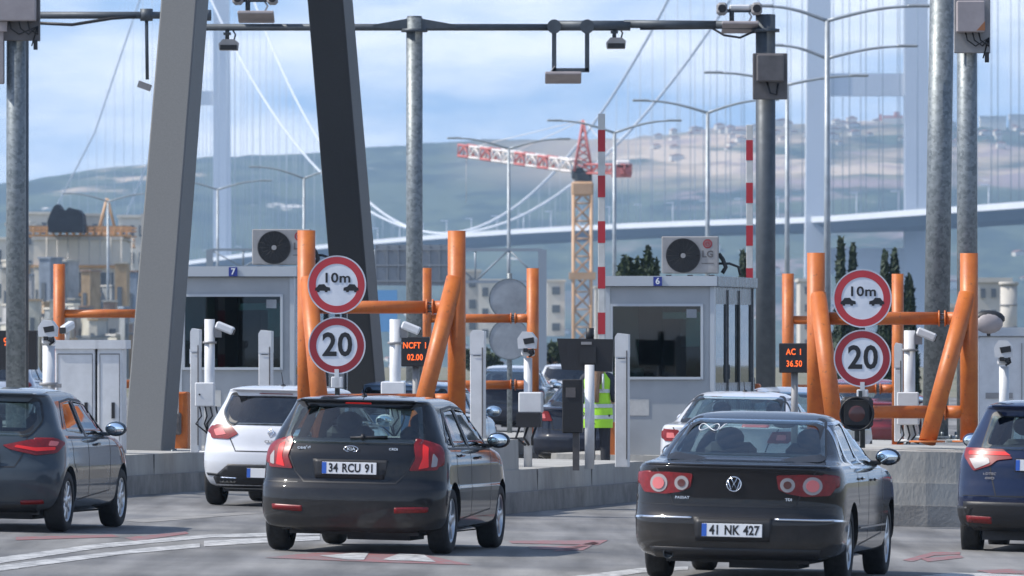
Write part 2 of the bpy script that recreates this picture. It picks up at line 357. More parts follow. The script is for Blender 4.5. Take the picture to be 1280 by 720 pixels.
pm([(690, 689), (742, 677), (750, 679), (712, 688)], M['red_line'], 'painted_stripe', 'faded slanting red stripe crossing the red stripes between the two black cars')
pm([(155, 672), (232, 664), (236, 667), (170, 676)], M['red_line'], 'painted_stripe', 'faded red stripe on the road right of the grey hatchback')
pm([(20, 671), (140, 668), (150, 671), (20, 675)], M['red_line'], 'painted_stripe', 'dull red stripe beneath the grey hatchback')
pm([(700, 722), (800, 710), (860, 708), (860, 712), (800, 716), (730, 726)], M['white_line'], 'painted_line', 'white painted line at the rear left of the black sedan')
pm([(1128, 700), (1165, 690), (1200, 690), (1200, 693), (1168, 694), (1140, 702)], M['red_line'], 'painted_stripe', 'red painted stripe between the black sedan and the blue car')
pm([(1150, 698), (1200, 694), (1205, 697), (1160, 702)], M['red_line'], 'painted_stripe', 'short red stroke beside the tyre of the blue car')
pm([(1220, 713), (1262, 711), (1290, 715), (1290, 719), (1240, 717)], M['red_line'], 'painted_stripe', 'red painted stroke behind the blue car')
pm([(1130, 722), (1190, 716), (1290, 716.5), (1290, 722), (1190, 721)], M['white_line'], 'painted_line', 'white painted line in the bottom right corner')
pm([(150, 650), (300, 640), (330, 641), (180, 653)], M['concrete2'], 'tar_patch', 'dark tar seam across the lane left of the white hatchback', .003)

def hill_mat():
    m = mat('hill', (.1, .12, .06), .95); t = m.node_tree; b = t.nodes['Principled BSDF']
    tc = N(t, 'ShaderNodeTexCoord'); sep = N(t, 'ShaderNodeSeparateXYZ'); t.links.new(tc.outputs['Object'], sep.inputs[0])
    def ns(scale, st, detail=8.0):
        mp = N(t, 'ShaderNodeMapping'); mp.inputs['Scale'].default_value = st; t.links.new(tc.outputs['Object'], mp.inputs[0])
        n = N(t, 'ShaderNodeTexNoise', i_Scale=scale, i_Detail=detail, i_Roughness=.62); t.links.new(mp.outputs[0], n.inputs['Vector']); return n.outputs['Fac']
    def ramp(src, a, c):
        r = N(t, 'ShaderNodeMapRange'); r.clamp = True; r.inputs[1].default_value = a; r.inputs[2].default_value = c; t.links.new(src, r.inputs[0]); return r.outputs[0]
    def mul(a, c):
        q = N(t, 'ShaderNodeMath', operation='MULTIPLY'); t.links.new(a, q.inputs[0]); t.links.new(c, q.inputs[1]); return q.outputs[0]
    def mixc(f, a, c):
        q = N(t, 'ShaderNodeMix', data_type='RGBA'); t.links.new(f, q.inputs[0])
        if isinstance(a, tuple): q.inputs[6].default_value = a
        else: t.links.new(a, q.inputs[6])
        q.inputs[7].default_value = c; return q.outputs[2]
    base = mixc(ramp(ns(.02, (1, .4, 2)), .44, .58), (.014, .036, .03, 1), (.06, .088, .055, 1))
    # bare fields: high on the slope and towards the right
    fld = mul(mul(ramp(ns(.0045, (.35, .12, 4)), .43, .52), ramp(sep.outputs['Z'], 112, 132)), ramp(sep.outputs['X'], -60, 140))
    base = mixc(fld, base, (.55, .42, .3, 1))
    base = mixc(mul(ramp(ns(.010, (.35, .15, 3)), .56, .6), ramp(sep.outputs['Z'], 105, 120)), base, (.5, .4, .3, 1))
    base = mixc(mul(ramp(ns(.02, (.5, .3, 3)), .54, .64), ramp(sep.outputs['X'], 0, 150)), base, (.26, .2, .2, 1))
    base = mixc(ramp(ns(.02, (1, .5, 4)), .66, .7), base, (.55, .52, .48, 1))
    t.links.new(base, b.inputs['Base Color']); return m
ridge = [(-900, 250), (-300, 240), (0, 233), (60, 222), (110, 214), (190, 205), (260, 197), (330, 192), (400, 190), (470, 184), (540, 181), (620, 178), (700, 176),
         (780, 175), (850, 166), (900, 160), (1000, 156), (1080, 152), (1160, 156), (1280, 158), (1600, 168), (2300, 190)]
def rz_(px):
    for (a, ya), (b, yb) in zip(ridge, ridge[1:]):
        if a <= px <= b: return ya + (yb - ya) * (px - a) / (b - a)
    return ridge[0][1] if px < ridge[0][0] else ridge[-1][1]
def fbm(x, y):
    return (math.sin(x * .011 + 1.3 * math.sin(y * .004)) + .6 * math.sin(x * .023 + y * .009) + .35 * math.sin(x * .051 - y * .017) + .2 * math.sin(x * .11 + y * .05)) / 2
def hill_z(x, y):
    px = 640 + x / 6600 * F; top = CAMZ + (430 - rz_(px)) / F * 6600
    t = (y - 4900) / 1700
    if t < 0: return -26
    if t <= 1: h = -26 + (top + 26) * (1 - (1 - t) ** 1.5)
    else: h = top - (t - 1) * 60
    return h + fbm(x, y) * 9 * sstep(0, .3, t) * (1 - .8 * sstep(.7, 1, t)) + random.uniform(-.8, .8) * 1.6
hill = terrain_grid('hills', [-1500 + 12 * i for i in range(250)], [4880 + 60 * j for j in range(40)], hill_z, hill_mat(), 'far hills with bare fields across the bay')

# ---------------------------------------------------------------- concrete islands
V2, DV = -17.6, 5.86
def isl(k): return V2 + DV * (k - 2)
def LU(u, v, z=0):                                  # lane frame -> world
    p = dv * u + rv * v; return Vector((p.x, p.y, z + gz(p.x)))
def atv(v, Y):                                      # lane point with given world Y
    return Y / math.cos(TH) + v * math.tan(TH)
def island(k, Y0, Y1, hw, nose, label, gap=None):
    v = isl(k); u0 = atv(v, Y0); u1 = atv(v, Y1); base = LU(u0, v, 0)
    root = thing('concrete_island', label, 'traffic island', base, YAW, 'concrete islands between the lanes')
    root.rotation_euler = (Matrix.Rotation(math.atan(SL), 3, 'Y') @ Matrix.Rotation(YAW, 3, 'Z')).to_euler()
    Ln = u1 - u0
    def plan(h, r, y0, y1):
        p = [(h, y1), (-h, y1)]
        for i in range(9):
            a = math.pi * i / 8; p.append((-math.cos(a) * h, y0 + r - math.sin(a) * r))
        return p
    def slab(h, r, y0, y1, z0, z1):
        b = MB(); p = plan(h, r, y0, y1); n = len(p)
        b.add([(x, y, z0) for x, y in p] + [(x * .985, y, z1) for x, y in p], [list(range(n)), list(range(2 * n - 1, n - 1, -1))] + [[i, (i + 1) % n, (i + 1) % n + n, i + n] for i in range(n)])
        return b
    b = slab(hw, .5, 0, Ln, -.15, .24); b.build('kerb_base', M['concrete2'], root)
    if gap:
        b = slab(hw - .1, .45, .1, gap[0] - Y0, .24, .5); b.build('deck', M['concrete'], root)
        b = slab(hw - .1, .1, gap[1] - Y0, Ln - .1, .24, .5); b.build('deck', M['concrete'], root)
    else:
        b = slab(hw - .1, .45, .1, Ln - .1, .24, .5); b.build('deck', M['concrete'], root)
    for q in range(1, int(Ln // 4)):
        if gap and gap[0] - Y0 - .3 < q * 4 < gap[1] - Y0 + .3: continue
        j = MB(); j.box((0, q * 4, .31), (2 * hw - .194, .015, .37)); j.build('joint', M['concrete2'], root)
    if nose:
        n_ = slab(hw - .16, .3, .2, nose, .5, .86); n_.build('crash_block', M['concrete'], root)
        g = MB()
        for q in range(9): g.box((-.95 + q * .24, .2 - .0 + (.22 if abs(q - 4) > 3 else .1 if abs(q - 4) > 2 else 0), .5), (.012, .1, .5))
    return root
island(2, 93, 136, 1.2, 3.0, 'long concrete island carrying the booth numbered 6, behind the black hatchback', (105.3, 110.6))
i3 = island(3, 92.0, 136, 1.25, 6.5, 'concrete island with a high block at its nose, right of the black sedan')
island(1, 98.5, 136, 1.3, 0, 'concrete island carrying the booth numbered 7, left of the white hatchback')
island(0, 104, 136, 1.3, 0, 'concrete island behind the grey hatchback, far left')

# ---------------------------------------------------------------- leaning canopy legs
def leg(p0, p1, wx, wy, label, zt, m='steel'):
    d = (p1 - p0); root = thing('leaning_column', label, 'column', p0, 0, 'leaning canopy columns')
    b = MB(); M0 = Matrix.Rotation(YAW, 3, 'Z'); X = M0 @ Vector((1, 0, 0)); Yv = M0 @ Vector((0, 1, 0))
    vs = []
    for t, s in ((0, 1.0), (1, .86)):
        for sx, sy in ((-1, -1), (1, -1), (1, 1), (-1, 1)): vs.append(d * t + X * sx * wx / 2 * s + Yv * sy * wy / 2 * s)
    b.add(vs, [(0, 1, 2, 3), (7, 6, 5, 4), (0, 1, 5, 4), (1, 2, 6, 5), (2, 3, 7, 6), (3, 0, 4, 7)])
    o = b.build('shaft', M[m], root)
    bv = o.modifiers.new('bevel', 'BEVEL'); bv.width = .02; bv.segments = 2
    pl = MB(); pl.box((0, 0, .02), (wx + .25, wy + .25, .04), YAW)
    for sx in (-1, 1):
        for sy in (-1, 1): pl.cyl((sx * (wx / 2 + .07), sy * (wy / 2 + .07), .04), (sx * (wx / 2 + .07), sy * (wy / 2 + .07), .1), .02, n=6)
    pl.build('base_plate', M['galv'], root); return root
a0 = P(186, 571, 105.5); a1 = P(186 + 45 * 2.75, 571 - 570 * 2.75, 112)
leg(a0, a1, .52, .8, 'sunlit grey steel column leaning right, in front of the booth numbered 7', 17)
b0 = P(461, 575, 119.5); b1 = P(461 - 48 * 2.9, 575 - 570 * 2.9, 112.5)
leg(b0, b1, .56, .8, 'dark steel column leaning left behind the speed limit signs', 17, 'steel_dark')  # near-black paint, darker than the grey column's

# ---------------------------------------------------------------- booths
def booth(px0, px1, D, ytop, num, label, zdrop):
    s = F / D; W = (px1 - px0) / s; base = P(px0, 430, D); zt = CAMZ + (430 - ytop) / s; z0 = .5 + gz(base.x + W / 2)
    root = thing('toll_booth', label, 'toll booth', (base.x, base.y, z0), -R(3), 'toll booths')
    # local: x right along the face, y into depth, z up ; depth axis follows the lane
    H = zt - z0; Ld = 3.8; sh = math.tan(R(7))
    def K(x, y, z): return (x + y * sh, y, z)
    def bx(b, lo, hi):
        vs = [K(x, y, z) for z in (lo[2], hi[2]) for x, y in ((lo[0], lo[1]), (hi[0], lo[1]), (hi[0], hi[1]), (lo[0], hi[1]))]
        b.add(vs, [(0, 3, 2, 1), (4, 5, 6, 7), (0, 1, 5, 4), (1, 2, 6, 5), (2, 3, 7, 6), (3, 0, 4, 7)])
    wz0, wz1 = H - 1.40, H - .42; wx0, wx1 = .10, W - .19
    b = MB()   # front wall with window hole
    bx(b, (.06, 0.02, 0), (W - .06, .08, wz0)); bx(b, (.06, 0.02, wz1), (W - .06, .08, H - .15))
    bx(b, (.06, 0.02, wz0), (wx0, .08, wz1)); bx(b, (wx1, 0.02, wz0), (W - .06, .08, wz1))
    b.build('front_wall', M['booth'], root)
    b = MB(); bx(b, (.03, .08, 0), (.08, Ld, H - .15)); b.build('side_wall', M['booth'], root)
    b = MB()
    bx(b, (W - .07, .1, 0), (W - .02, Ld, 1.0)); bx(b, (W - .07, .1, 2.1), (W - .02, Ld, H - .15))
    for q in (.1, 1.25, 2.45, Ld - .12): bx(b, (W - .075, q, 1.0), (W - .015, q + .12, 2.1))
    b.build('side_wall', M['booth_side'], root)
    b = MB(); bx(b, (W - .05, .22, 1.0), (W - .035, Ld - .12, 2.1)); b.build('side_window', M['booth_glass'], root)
    b = MB()
    bx(b, (W - .015, 1.32, .06), (W + .0, 1.36, 2.3)); bx(b, (W - .015, 2.4, .06), (W, 2.44, 2.3)); bx(b, (W - .012, 1.36, 1.05), (W + .012, 1.4, 1.25))
    b.build('door_frame', M['darksteel'], root)
    b = MB(); bx(b, (.08, Ld - .06, 0), (W - .08, Ld, 1.15)); bx(b, (.08, Ld - .06, 2.0), (W - .08, Ld, H - .15)); b.build('rear_wall', M['booth'], root)
    b = MB(); bx(b, (.08, Ld - .04, 1.15), (W - .08, Ld - .03, 2.0)); b.build('rear_window', M['booth_glass'], root)
    for lo, hi in (((0, 0, 0), (.06, .1, H - .14)), ((W - .06, 0, 0), (W, .1, H - .14)), ((0, Ld - .08, 0), (.06, Ld + .01, H - .14)), ((W - .06, Ld - .08, 0), (W, Ld + .01, H - .14))):
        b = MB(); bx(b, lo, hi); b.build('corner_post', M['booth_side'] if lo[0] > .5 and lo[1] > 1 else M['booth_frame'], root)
    b = MB(); f = .035
    bx(b, (wx0 - f, -.015, wz0 - f), (wx0, .1, wz1 + f)); bx(b, (wx1, -.015, wz0 - f), (wx1 + f, .1, wz1 + f))
    bx(b, (wx0, -.015, wz1), (wx1, .1, wz1 + f)); bx(b, (wx0, -.03, wz0 - f), (wx1, .1, wz0))
    wf = b.build('window_frame', M['booth_frame'], root)
    b = MB(); bx(b, (wx0, .03, wz0), (wx1, .04, wz1)); b.build('window', M['booth_glass'], root)
    b = MB(); bx(b, (-.04, -.05, H - .14), (W + .04, Ld + .05, H)); rf = b.build('roof', M['booth_frame'], root)
    b = MB(); bx(b, (W + .04, .02, H - .138), (W + .046, Ld + .04, H - .004)); b.build('roof_side_shade', M['booth_side'], root)  # thin dark sheet over the roof's right edge, shade put into its colour
    b = MB(); bx(b, (wx0 + .06, .022, wz0 + .05), (wx0 + .2, .028, wz0 + .25)); b.build('notice', M['plate'], root)
    b = MB(); bx(b, (wx1 - .2, .022, wz1 - .16), (wx1 - .06, .028, wz1 - .04)); b.build('notice', M['signgrey'], root)
    b = MB(); bx(b, (.3, .012, .55), (.6, .019, .78)); b.build('notice', M['whitestripe'], root)
    b = MB(); bx(b, (-.045, -.055, H - .15), (W + .045, Ld + .055, H - .142)); b.build('roof_gap', M['darksteel'], root)
    b = MB(); bx(b, (.08, .1, .02), (W - .08, Ld - .08, .05)); b.build('floor', M['dkgrey'], root)
    b = MB(); bx(b, (.1, .14, wz0 - .12), (W - .12, .7, wz0 - .06)); bx(b, (.25, .3, wz0 - .06), (.45, .5, wz0 + .12)); b.build('counter', M['grey_box'], root)
    b = MB(); cx = W * .5 + .1
    bx(b, (cx - .1, .35, wz0 - .05), (cx + .52, .4, wz0 + .42)); bx(b, (cx + .12, .36, wz0 - .06), (cx + .3, .42, wz0)); bx(b, (cx + .05, .3, wz0 - .06), (cx + .37, .5, wz0 - .04))
    b.build('monitor', M['black'], root)
    b = MB(); bx(b, (.3, 1.0, .05), (.62, 1.1, 2.1)); bx(b, (.25, 2.2, .05), (.7, 2.7, 1.9)); bx(b, (.9, 2.4, .05), (1.3, 2.9, 1.35)); b.build('cupboard', M['interior'], root)
    b = MB(); random.seed(int(num))
    for q in range(7):
        x = random.uniform(.2, W - .4); b.box(K(x, .25, wz0 - .03 + random.uniform(0, .03)), (random.uniform(.06, .2), .12, .03), random.uniform(0, 1))
    b.build('papers', M['plate'], root)
    npx = W * .48
    b = MB(); b.box((npx, -.062, H - .075), (.12, .012, .125)); pl = b.build('number_plate', M['blue'], root)
    textobj('numeral', num, .12, M['plate'], pl, (npx, -.07, H - .075), ext=.001, bold=.003)
    return root, H, W
bt2, H2, W2 = booth(757, 893, 111, 345, '6', 'grey toll booth with blue number 6 on its roof edge, right of the person', 0)
bt1, H1, W1 = booth(222, 368, 111, 333, '7', 'grey toll booth with blue number 7 on its roof edge, behind the white hatchback', 0)

def aircon(px0, px1, y0, y1, D, label):
    s = F / D; Wd = (px1 - px0) / s; Hh = (y1 - y0) / s; b0 = P(px0, y1, D)
    root = thing('air_conditioner', label, 'air conditioner', b0, -R(3), 'air conditioners on the booth roofs')
    b = MB(); b.box((Wd / 2, .16, Hh / 2 + .01), (Wd, .32, Hh - .03), bev=.012); b.build('casing', M['grey_box'], root)
    r = Hh * .44; cx = Wd * .38; cz = Hh * .5
    b = MB(); b.ring((cx, cz), r - .015, r, -.02, .01); b.build('fan_ring', M['black'], root)
    b = MB(); b.cyl((cx, -.004, cz), (cx, .004, cz), r - .012, n=36); b.build('fan_opening', M['ink'], root)
    b = MB()
    for q in range(1, 7): b.ring((cx, cz), r * q / 7, r * q / 7 + .005, -.018, -.012, n=32)
    for q in range(16):
        a = 2 * math.pi * q / 16; b.cyl((cx, -.014, cz), (cx + r * math.cos(a), -.014, cz + r * math.sin(a)), .003, n=5)
    b.build('fan_grille', M['black'], root)
    b = MB(); b.cyl((cx, -.024, cz), (cx, -.006, cz), .035, n=18); b.build('fan_hub', M['grey_box'], root)
    b = MB(); b.cyl((Wd * .81, -.003, Hh * .8), (Wd * .81, .004, Hh * .8), .065, n=24); bd = b.build('badge', M['darkred'], root)
    b = MB(); b.ring((Wd * .81, Hh * .8), .036, .043, -.006, -.003, n=20); b.box((Wd * .815, -.005, Hh * .78), (.03, .003, .008)); b.box((Wd * .803, -.005, Hh * .8), (.007, .003, .045)); b.build('badge_line', M['grey_box'], bd)
    textobj('lettering', 'LG', .13, M['dkgrey'], root, (Wd * .81, -.001, Hh * .53), ext=.003, bold=.004)
    b = MB(); b.box((Wd * .81, 0, Hh * .3), (.17, .006, .012)); b.build('label_strip', M['dkgrey'], root)
    b = MB()
    for q in (.12, .5, .88): b.box((Wd * q, .16, -.01), (.07, .36, .03))
    b.build('foot', M['black'], root)
    b = MB(); b.tube([(Wd, .15, Hh * .55), (Wd + .06, .15, Hh * .4), (Wd + .1, .15, Hh * .2), (Wd + .05, .15, .03)], .03); b.tube([(Wd, .2, Hh * .3), (Wd + .15, .2, Hh * .3), (Wd + .27, .22, .12), (Wd + .3, .25, .0)], .018)
    b.build('pipe', M['black'], root)
    return root
aircon(827, 898, 295, 344, 112, 'grey air conditioner on the booth roof beside the two trees')
aircon(315, 388, 286, 333, 112, 'grey air conditioner on the left booth roof, partly behind an orange post')

# ---------------------------------------------------------------- orange protection frames
def frame(px_l, px_r, ytop_l, ybase, D, rad, ybar, ylow, label, brace=True):
    s = F / D; W = (px_r - px_l) / s; base = P(px_l, ybase, D); H = (ybase - ytop_l) / s
    root = thing('protection_frame', label, 'protection frame', base, -R(2), 'orange tube frames on the islands')
    zb = (ybase - ybar) / s; zl = (ybase - ylow) / s
    for x in (0, W):
        b = MB(); b.cyl((x, 0, 0), (x, 0, H), rad, n=24); b.cyl((x, 0, 0), (x, 0, .02), rad * 1.9, n=20)
        o = b.build('post', M['orange'], root)
        if x == W: o.location.z = -.02 * W + .03
    if brace:
        for x0, x1 in ((0.02, .24), (W - .02, W - .5)):
            b = MB(); b.cyl((x1, -.62, 0), (x0, -.02, H * .78), rad * .97, n=24); b.cyl((x1, -.62, 0), (x1, -.62, .02), rad * 2, n=20); b.build('brace', M['orange'], root)
    for nm, z in (('bar', zb), ('bar', zl)):
        b = MB(); b.cyl((.03, .02, z), (W - .36, .02, z), rad * .72, n=18); b.cyl((W - .36, .02, z), (W - .34, .02, z), rad * .9, n=18); b.cyl((W - .27, .02, z), (W - .03, .02, z), rad * .72, n=18); b.cyl((W - .29, .02, z), (W - .27, .02, z), rad * .9, n=18)
        o = b.build(nm, M['orange'], root)
        b = MB(); b.cyl((W - .36, .02, z), (W - .25, .02, z), rad * .3, n=10)
        for a in range(4): b.cyl((W - .345, .02 + .05 * math.cos(a * 1.57), z + .05 * math.sin(a * 1.57)), (W - .275, .02 + .05 * math.cos(a * 1.57), z + .05 * math.sin(a * 1.57)), .012, n=6)
        b.build('bolt', M['galv'], o)
    return root
frame(383, 571, 288, 560, 93.5, .105, 384, 500, 'near orange tube frame behind the black hatchback, with the round signs in front')
frame(1020, 1211, 316, 552, 93.5, .105, 398, 515, 'near orange tube frame standing on the high concrete block at the right')
frame(532, 666, 335, 553, 128, .098, 398, 481, 'farther orange tube frame seen between the near frame and the black display', False)
frame(985, 1122, 342, 560, 128, .095, 400, 486, 'farther orange tube frame behind the right speed limit signs', False)
frame(74, 208, 330, 548, 128, .095, 392, 480, 'orange tube frame behind the white cabinets, far left', False)

# ---------------------------------------------------------------- round signs
CARI = [(-.085, -.02), (-.085, .005), (-.06, .02), (-.04, .045), (.02, .048), (.045, .022), (.085, .012), (.09, -.02), (.06, -.02), (.055, -.035), (.03, -.035), (.025, -.02), (-.03, -.02), (-.035, -.035), (-.06, -.035), (-.065, -.02)]
def sign_face(root, z, r, kind, red):
    b = MB(); b.cyl((0, 0, z), (0, .03, z), r * .99, n=56); d = b.build('disc', M['signwhite'], root)
    b = MB(); b.ring((0, z), r * .985, r, -.006, .034, n=56); b.build('rim_band', M['signwhite'], d)
    b = MB(); b.ring((0, z), r * .72, r * .955, -.004, .002, n=56); b.build('red_ring', red, d)
    if kind == '20': textobj('numeral', '20', .37, M['ink'], d, (0.005, -.003, z), ext=.002, bold=.009, sx=.92)
    else:
        textobj('numeral', '10m', .155, M['ink'], d, (0, -.003, z + .075), ext=.002, bold=.003, sx=1.15)
        for k in (-1, 1):
            b = MB(); b.prism([(k * (p[0] * -1.0) + k * .165, z + p[1] * 1.1 - .045) for p in CARI], -.005, 0); b.build('car_symbol', M['ink'], d)
def signs(px, y1, y2, D, label, light):
    s = F / D; base = P(px, 560, D)
    root = thing('round_sign_pair', label, 'road sign', base, -R(4), 'speed limit sign pairs')
    z1 = (560 - y1) / s; z2 = (560 - y2) / s
    b = MB(); b.cyl((0, .07, 0), (0, .07, z1 + .2), .03, n=14); b.build('pole', M['darksteel'], root)
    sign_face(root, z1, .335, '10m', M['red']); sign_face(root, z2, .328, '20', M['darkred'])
    b = MB()
    for z in (z1 - .15, z1 + .15, z2 - .15, z2 + .15): b.box((0, .06, z), (.3, .05, .035))
    b.box((0, .03, z2 - .42), (.13, .09, .13), bev=.01); b.box((0, .02, z2 - .37), (.05, .07, .2)); b.build('clamp', M['white'], root)
    return root
signs(421, 356, 432, 91.5, 'round 10m distance sign above a 20 speed limit sign, left pair', 0)
signs(1078, 373, 448, 91.5, 'round 10m distance sign above a 20 speed limit sign, right pair above the traffic light', 1)
# traffic light
tl = thing('traffic_light', 'black round traffic light with a dull red lens under the right 20 sign', 'traffic light', P(1071, 550, 91.3), -R(4))
b = MB(); b.lathe([(.0, .12), (.17, .12), (.2, .08), (.2, 0), (.185, 0), (.16, .03)], (0, 0, .3), (0, 1, 0)); b.box((0, .05, .31), (.37, .1, .37), bev=.06); b.build('housing', M['black'], tl)
b = MB(); b.ell((0, .03, .3), (.145, .04, .145), 24); b.build('lens', M['lamp_dim'], tl)
b = MB(); b.lathe([(.19, -.02), (.19, -.13), (.185, -.13), (.18, -.02)], (0, 0, .3), (0, 1, 0)); b.build('visor', M['black'], tl)
b = MB(); b.cyl((0, .1, -.02), (0, .1, .2), .03); b.box((.04, .1, .5), (.04, .05, .12)); b.build('bracket', M['darksteel'], tl)
# sign backs far away
sb = thing('round_sign_pair', 'two plain grey round sign backs on one pole behind the farther orange frame', 'road sign', P(637, 560, 135), 0)
b = MB(); b.cyl((0, 0, 0), (0, 0, 2.95), .045, n=12); b.build('pole', M['galv'], sb)
for y in (374, 424):
    z = (560 - y) / (F / 135); b = MB(); b.cyl((0, -.06, z), (0, -.08, z), .345, n=40); o = b.build('disc', M['signgrey'], sb)
    b = MB(); b.ring((0, z), .33, .35, -.085, -.055); b.box((0, -.05, z), (.5, .03, .04)); b.build('rim_band', M['galv'], o)

# ---------------------------------------------------------------- poles and gantries
GS = 125 / 97
def pole_thing(name, label, cat, px, ytop, ybase, D, r, m, group=None, lean=0, flange=True):
    s = F / D; b0 = P(px, ybase, D); H = (ybase - ytop) / s
    root = thing(name, label, cat, b0, 0, group)
    b = MB(); b.cyl((0, 0, 0), (lean, 0, H), r, r * .93, n=28); b.build('pole', m, root)
    if flange:
        b = MB(); b.cyl((0, 0, -.01), (0, 0, .03), r * 2, n=20)
        for q in range(6): b.cyl((r * 1.6 * math.cos(q), r * 1.6 * math.sin(q), .03), (r * 1.6 * math.cos(q), r * 1.6 * math.sin(q), .08), .018, n=6)
        b.build('base_flange', M['galv'], root)
    return root, s, H
def boxunit(root, cx, cz, w_, h_, bw, bh, bz, bm_, rusty=False, yoff=-.2):
    b = MB(); b.box((cx, yoff + .05, cz), (w_, .05, h_), bev=.01); b.box((cx + w_ / 2 - .02, yoff + .1, cz), (.04, .12, h_)); b.build('mounting_plate', M['grey_box'] if rusty else M['dkgrey'], root)
    b = MB(); b.box((cx - w_ * .06, yoff - .08, bz), (bw, .2, bh), bev=.012); o = b.build('equipment_box', bm_, root)
    if rusty:
        b = MB(); b.prism([(cx - w_ * .06 + bw * .5, bz - bh * .45), (cx - w_ * .06 + bw * .5, bz - bh * .15), (cx - w_ * .06 + bw * .2, bz - bh * .45)], yoff - .184, yoff - .18); b.build('rust_patch', M['rust'], o)
    b = MB()
    for k in (-.25, 0, .22):
        b.tube([(cx + k * bw, yoff - .05, bz - bh / 2), (cx + k * bw + .02, yoff - .07, bz - bh / 2 - .09), (cx + k * bw + .12, yoff - .04, bz - bh / 2 - .16), (cx + w_ * .45, yoff, bz - bh / 2 - .06), (cx + w_ * .3, yoff + .04, bz - bh / 2 - .3)], .009, n=6)
    b.box((cx + w_ * .4, yoff, cz - h_ / 2 - .05), (.05, .05, .12)); b.build('cable', M['black'], root)
g, s, H = pole_thing('equipment_pole', 'thick galvanised pole at the left edge carrying grey boxes at its top', 'pole', 20, -60, 562, 98, .125, M['galv'], 'galvanised equipment poles')
boxunit(g, .05, (562 - 20) / s, .5, .62, .48, .42, (562 - 6) / s, M['taupe'])
b = MB(); b.box((-.2, -.1, (562 - 72) / s), (.12, .2, .65), bev=.01); b.build('side_box', M['taupe'], g)
b = MB(); b.box((-.16, -.22, (562 - 34) / s), (.13, .1, .12)); b.build('tag_plate', M['taupe'], g)
g.location = P(20, 562, 125); g.scale = (125 / 98,) * 3
g, s, H = pole_thing('equipment_pole', 'galvanised pole with a rust marked box at its top, rising from the right orange post', 'pole', 1209, -60, 552, 94.5, .125, M['galv'], 'galvanised equipment poles')
boxunit(g, .05, (552 - 30) / s, .43, .7, .33, .37, (552 - 22) / s, M['taupe'], True)
pole_thing('tall_pole', 'tall plain galvanised pole with no boxes, slightly tilted, near the right pair of signs', 'pole', 1169, -60, 548, 95.5, .155, M['galv'], None, .09)
# middle gantry: pole 518, dark pole 957, boom
gm = thing('camera_gantry', 'grey camera gantry of two poles and one long boom across the lanes', 'gantry', P(518, 560, 125), 0); gm.scale = (GS,) * 3
s = F / 97; zB = (560 - 34) / s
def gx_(px): return (px - 518) / s
b = MB(); b.cyl((0, 0, 0), (0, 0, (560 - 22) / s), .102, .1, n=28); b.build('pole', M['galv'], gm)
b = MB(); b.cyl((0, 0, (560 - 40) / s), (0, 0, (560 - 36) / s), .16); b.cyl((0, 0, (560 - 24) / s), (0, 0, (560 - 20) / s), .09)
b.build('collar', M['darkpole'], gm)
for k in (-1, 1): b = MB(); b.prism([(k * .05, zB - .02), (k * .5, zB - .01), (k * .5, zB + .03), (k * .05, zB + .11)], -.05, .05); b.build('bracket', M['darkpole'], gm)
b = MB(); b.cyl((gx_(957), 0, -.2), (gx_(957), 0, (560 - 18) / s), .12, .12, n=4 * 7); b.build('pole', M['darkpole'], gm)
b = MB(); b.cyl((gx_(957), 0, (560 - 40) / s), (gx_(957), 0, (560 - 36) / s), .17); b.build('collar', M['darkpole'], gm)
b = MB(); b.cyl((gx_(255), 0, zB), (gx_(700), 0, zB), .042, n=16); b.cyl((gx_(690), 0, zB + .02), (gx_(788), 0, zB + .02), .062, n=16); b.cyl((gx_(780), 0, zB + .04), (gx_(895), 0, zB + .03), .05, n=16); b.cyl((gx_(895), 0, zB + .03), (gx_(960), 0, zB + .02), .05, n=16)
b.build('boom', M['darkpole'], gm)
b = MB(); b.box((gx_(962), -.17, (560 - 96) / s), (.42, .05, .56), bev=.01); b.build('mounting_plate', M['dkgrey'], gm)
b = MB(); b.box((gx_(962), -.27, (560 - 86) / s), (.33, .18, .33), bev=.015); b.build('equipment_box', M['dkgrey'], gm)
b = MB(); b.tube([(gx_(958), -.22, (560 - 103) / s), (gx_(962), -.25, (560 - 117) / s), (gx_(970), -.22, (560 - 119) / s), (gx_(972), -.2, (560 - 105) / s)], .012)
b.tube([(gx_(800), 0, zB - .02), (gx_(890), 0, zB - .01), (gx_(905), -.1, zB - .1), (gx_(925), -.1, zB - .13), (gx_(950), -.05, zB - .02)], .014); b.build('cable', M['black'], gm)
def small_cam(px, label, D=125, y=34):
    z0 = P(px, y, D); r = thing('traffic_camera', label, 'camera', (z0.x, z0.y, z0.z - .26 * GS), 0, 'traffic cameras under the boom'); r.scale = (GS,) * 3
    b = MB(); b.prism([(-.11, 0), (.11, 0), (.12, .09), (.07, .13), (-.07, .13), (-.12, .07)], -.16, .12); b.build('housing', M['grey_box'], r)
    b = MB(); b.box((0, -.17, .03), (.2, .03, .06)); b.build('lens_window', M['ink'], r)
    b = MB(); b.cyl((-.02, 0, .12), (-.02, 0, .25), .025); b.box((-.02, 0, .2), (.09, .1, .03)); b.tube([(.06, .02, .12), (.08, .02, .19), (.05, .02, .24)], .01); b.build('bracket', M['darksteel'], r)
small_cam(286, 'small grey camera hanging from the boom between the two leaning columns', y=36)
small_cam(770, 'small grey camera hanging from the boom right of the square hanging bracket', y=34)
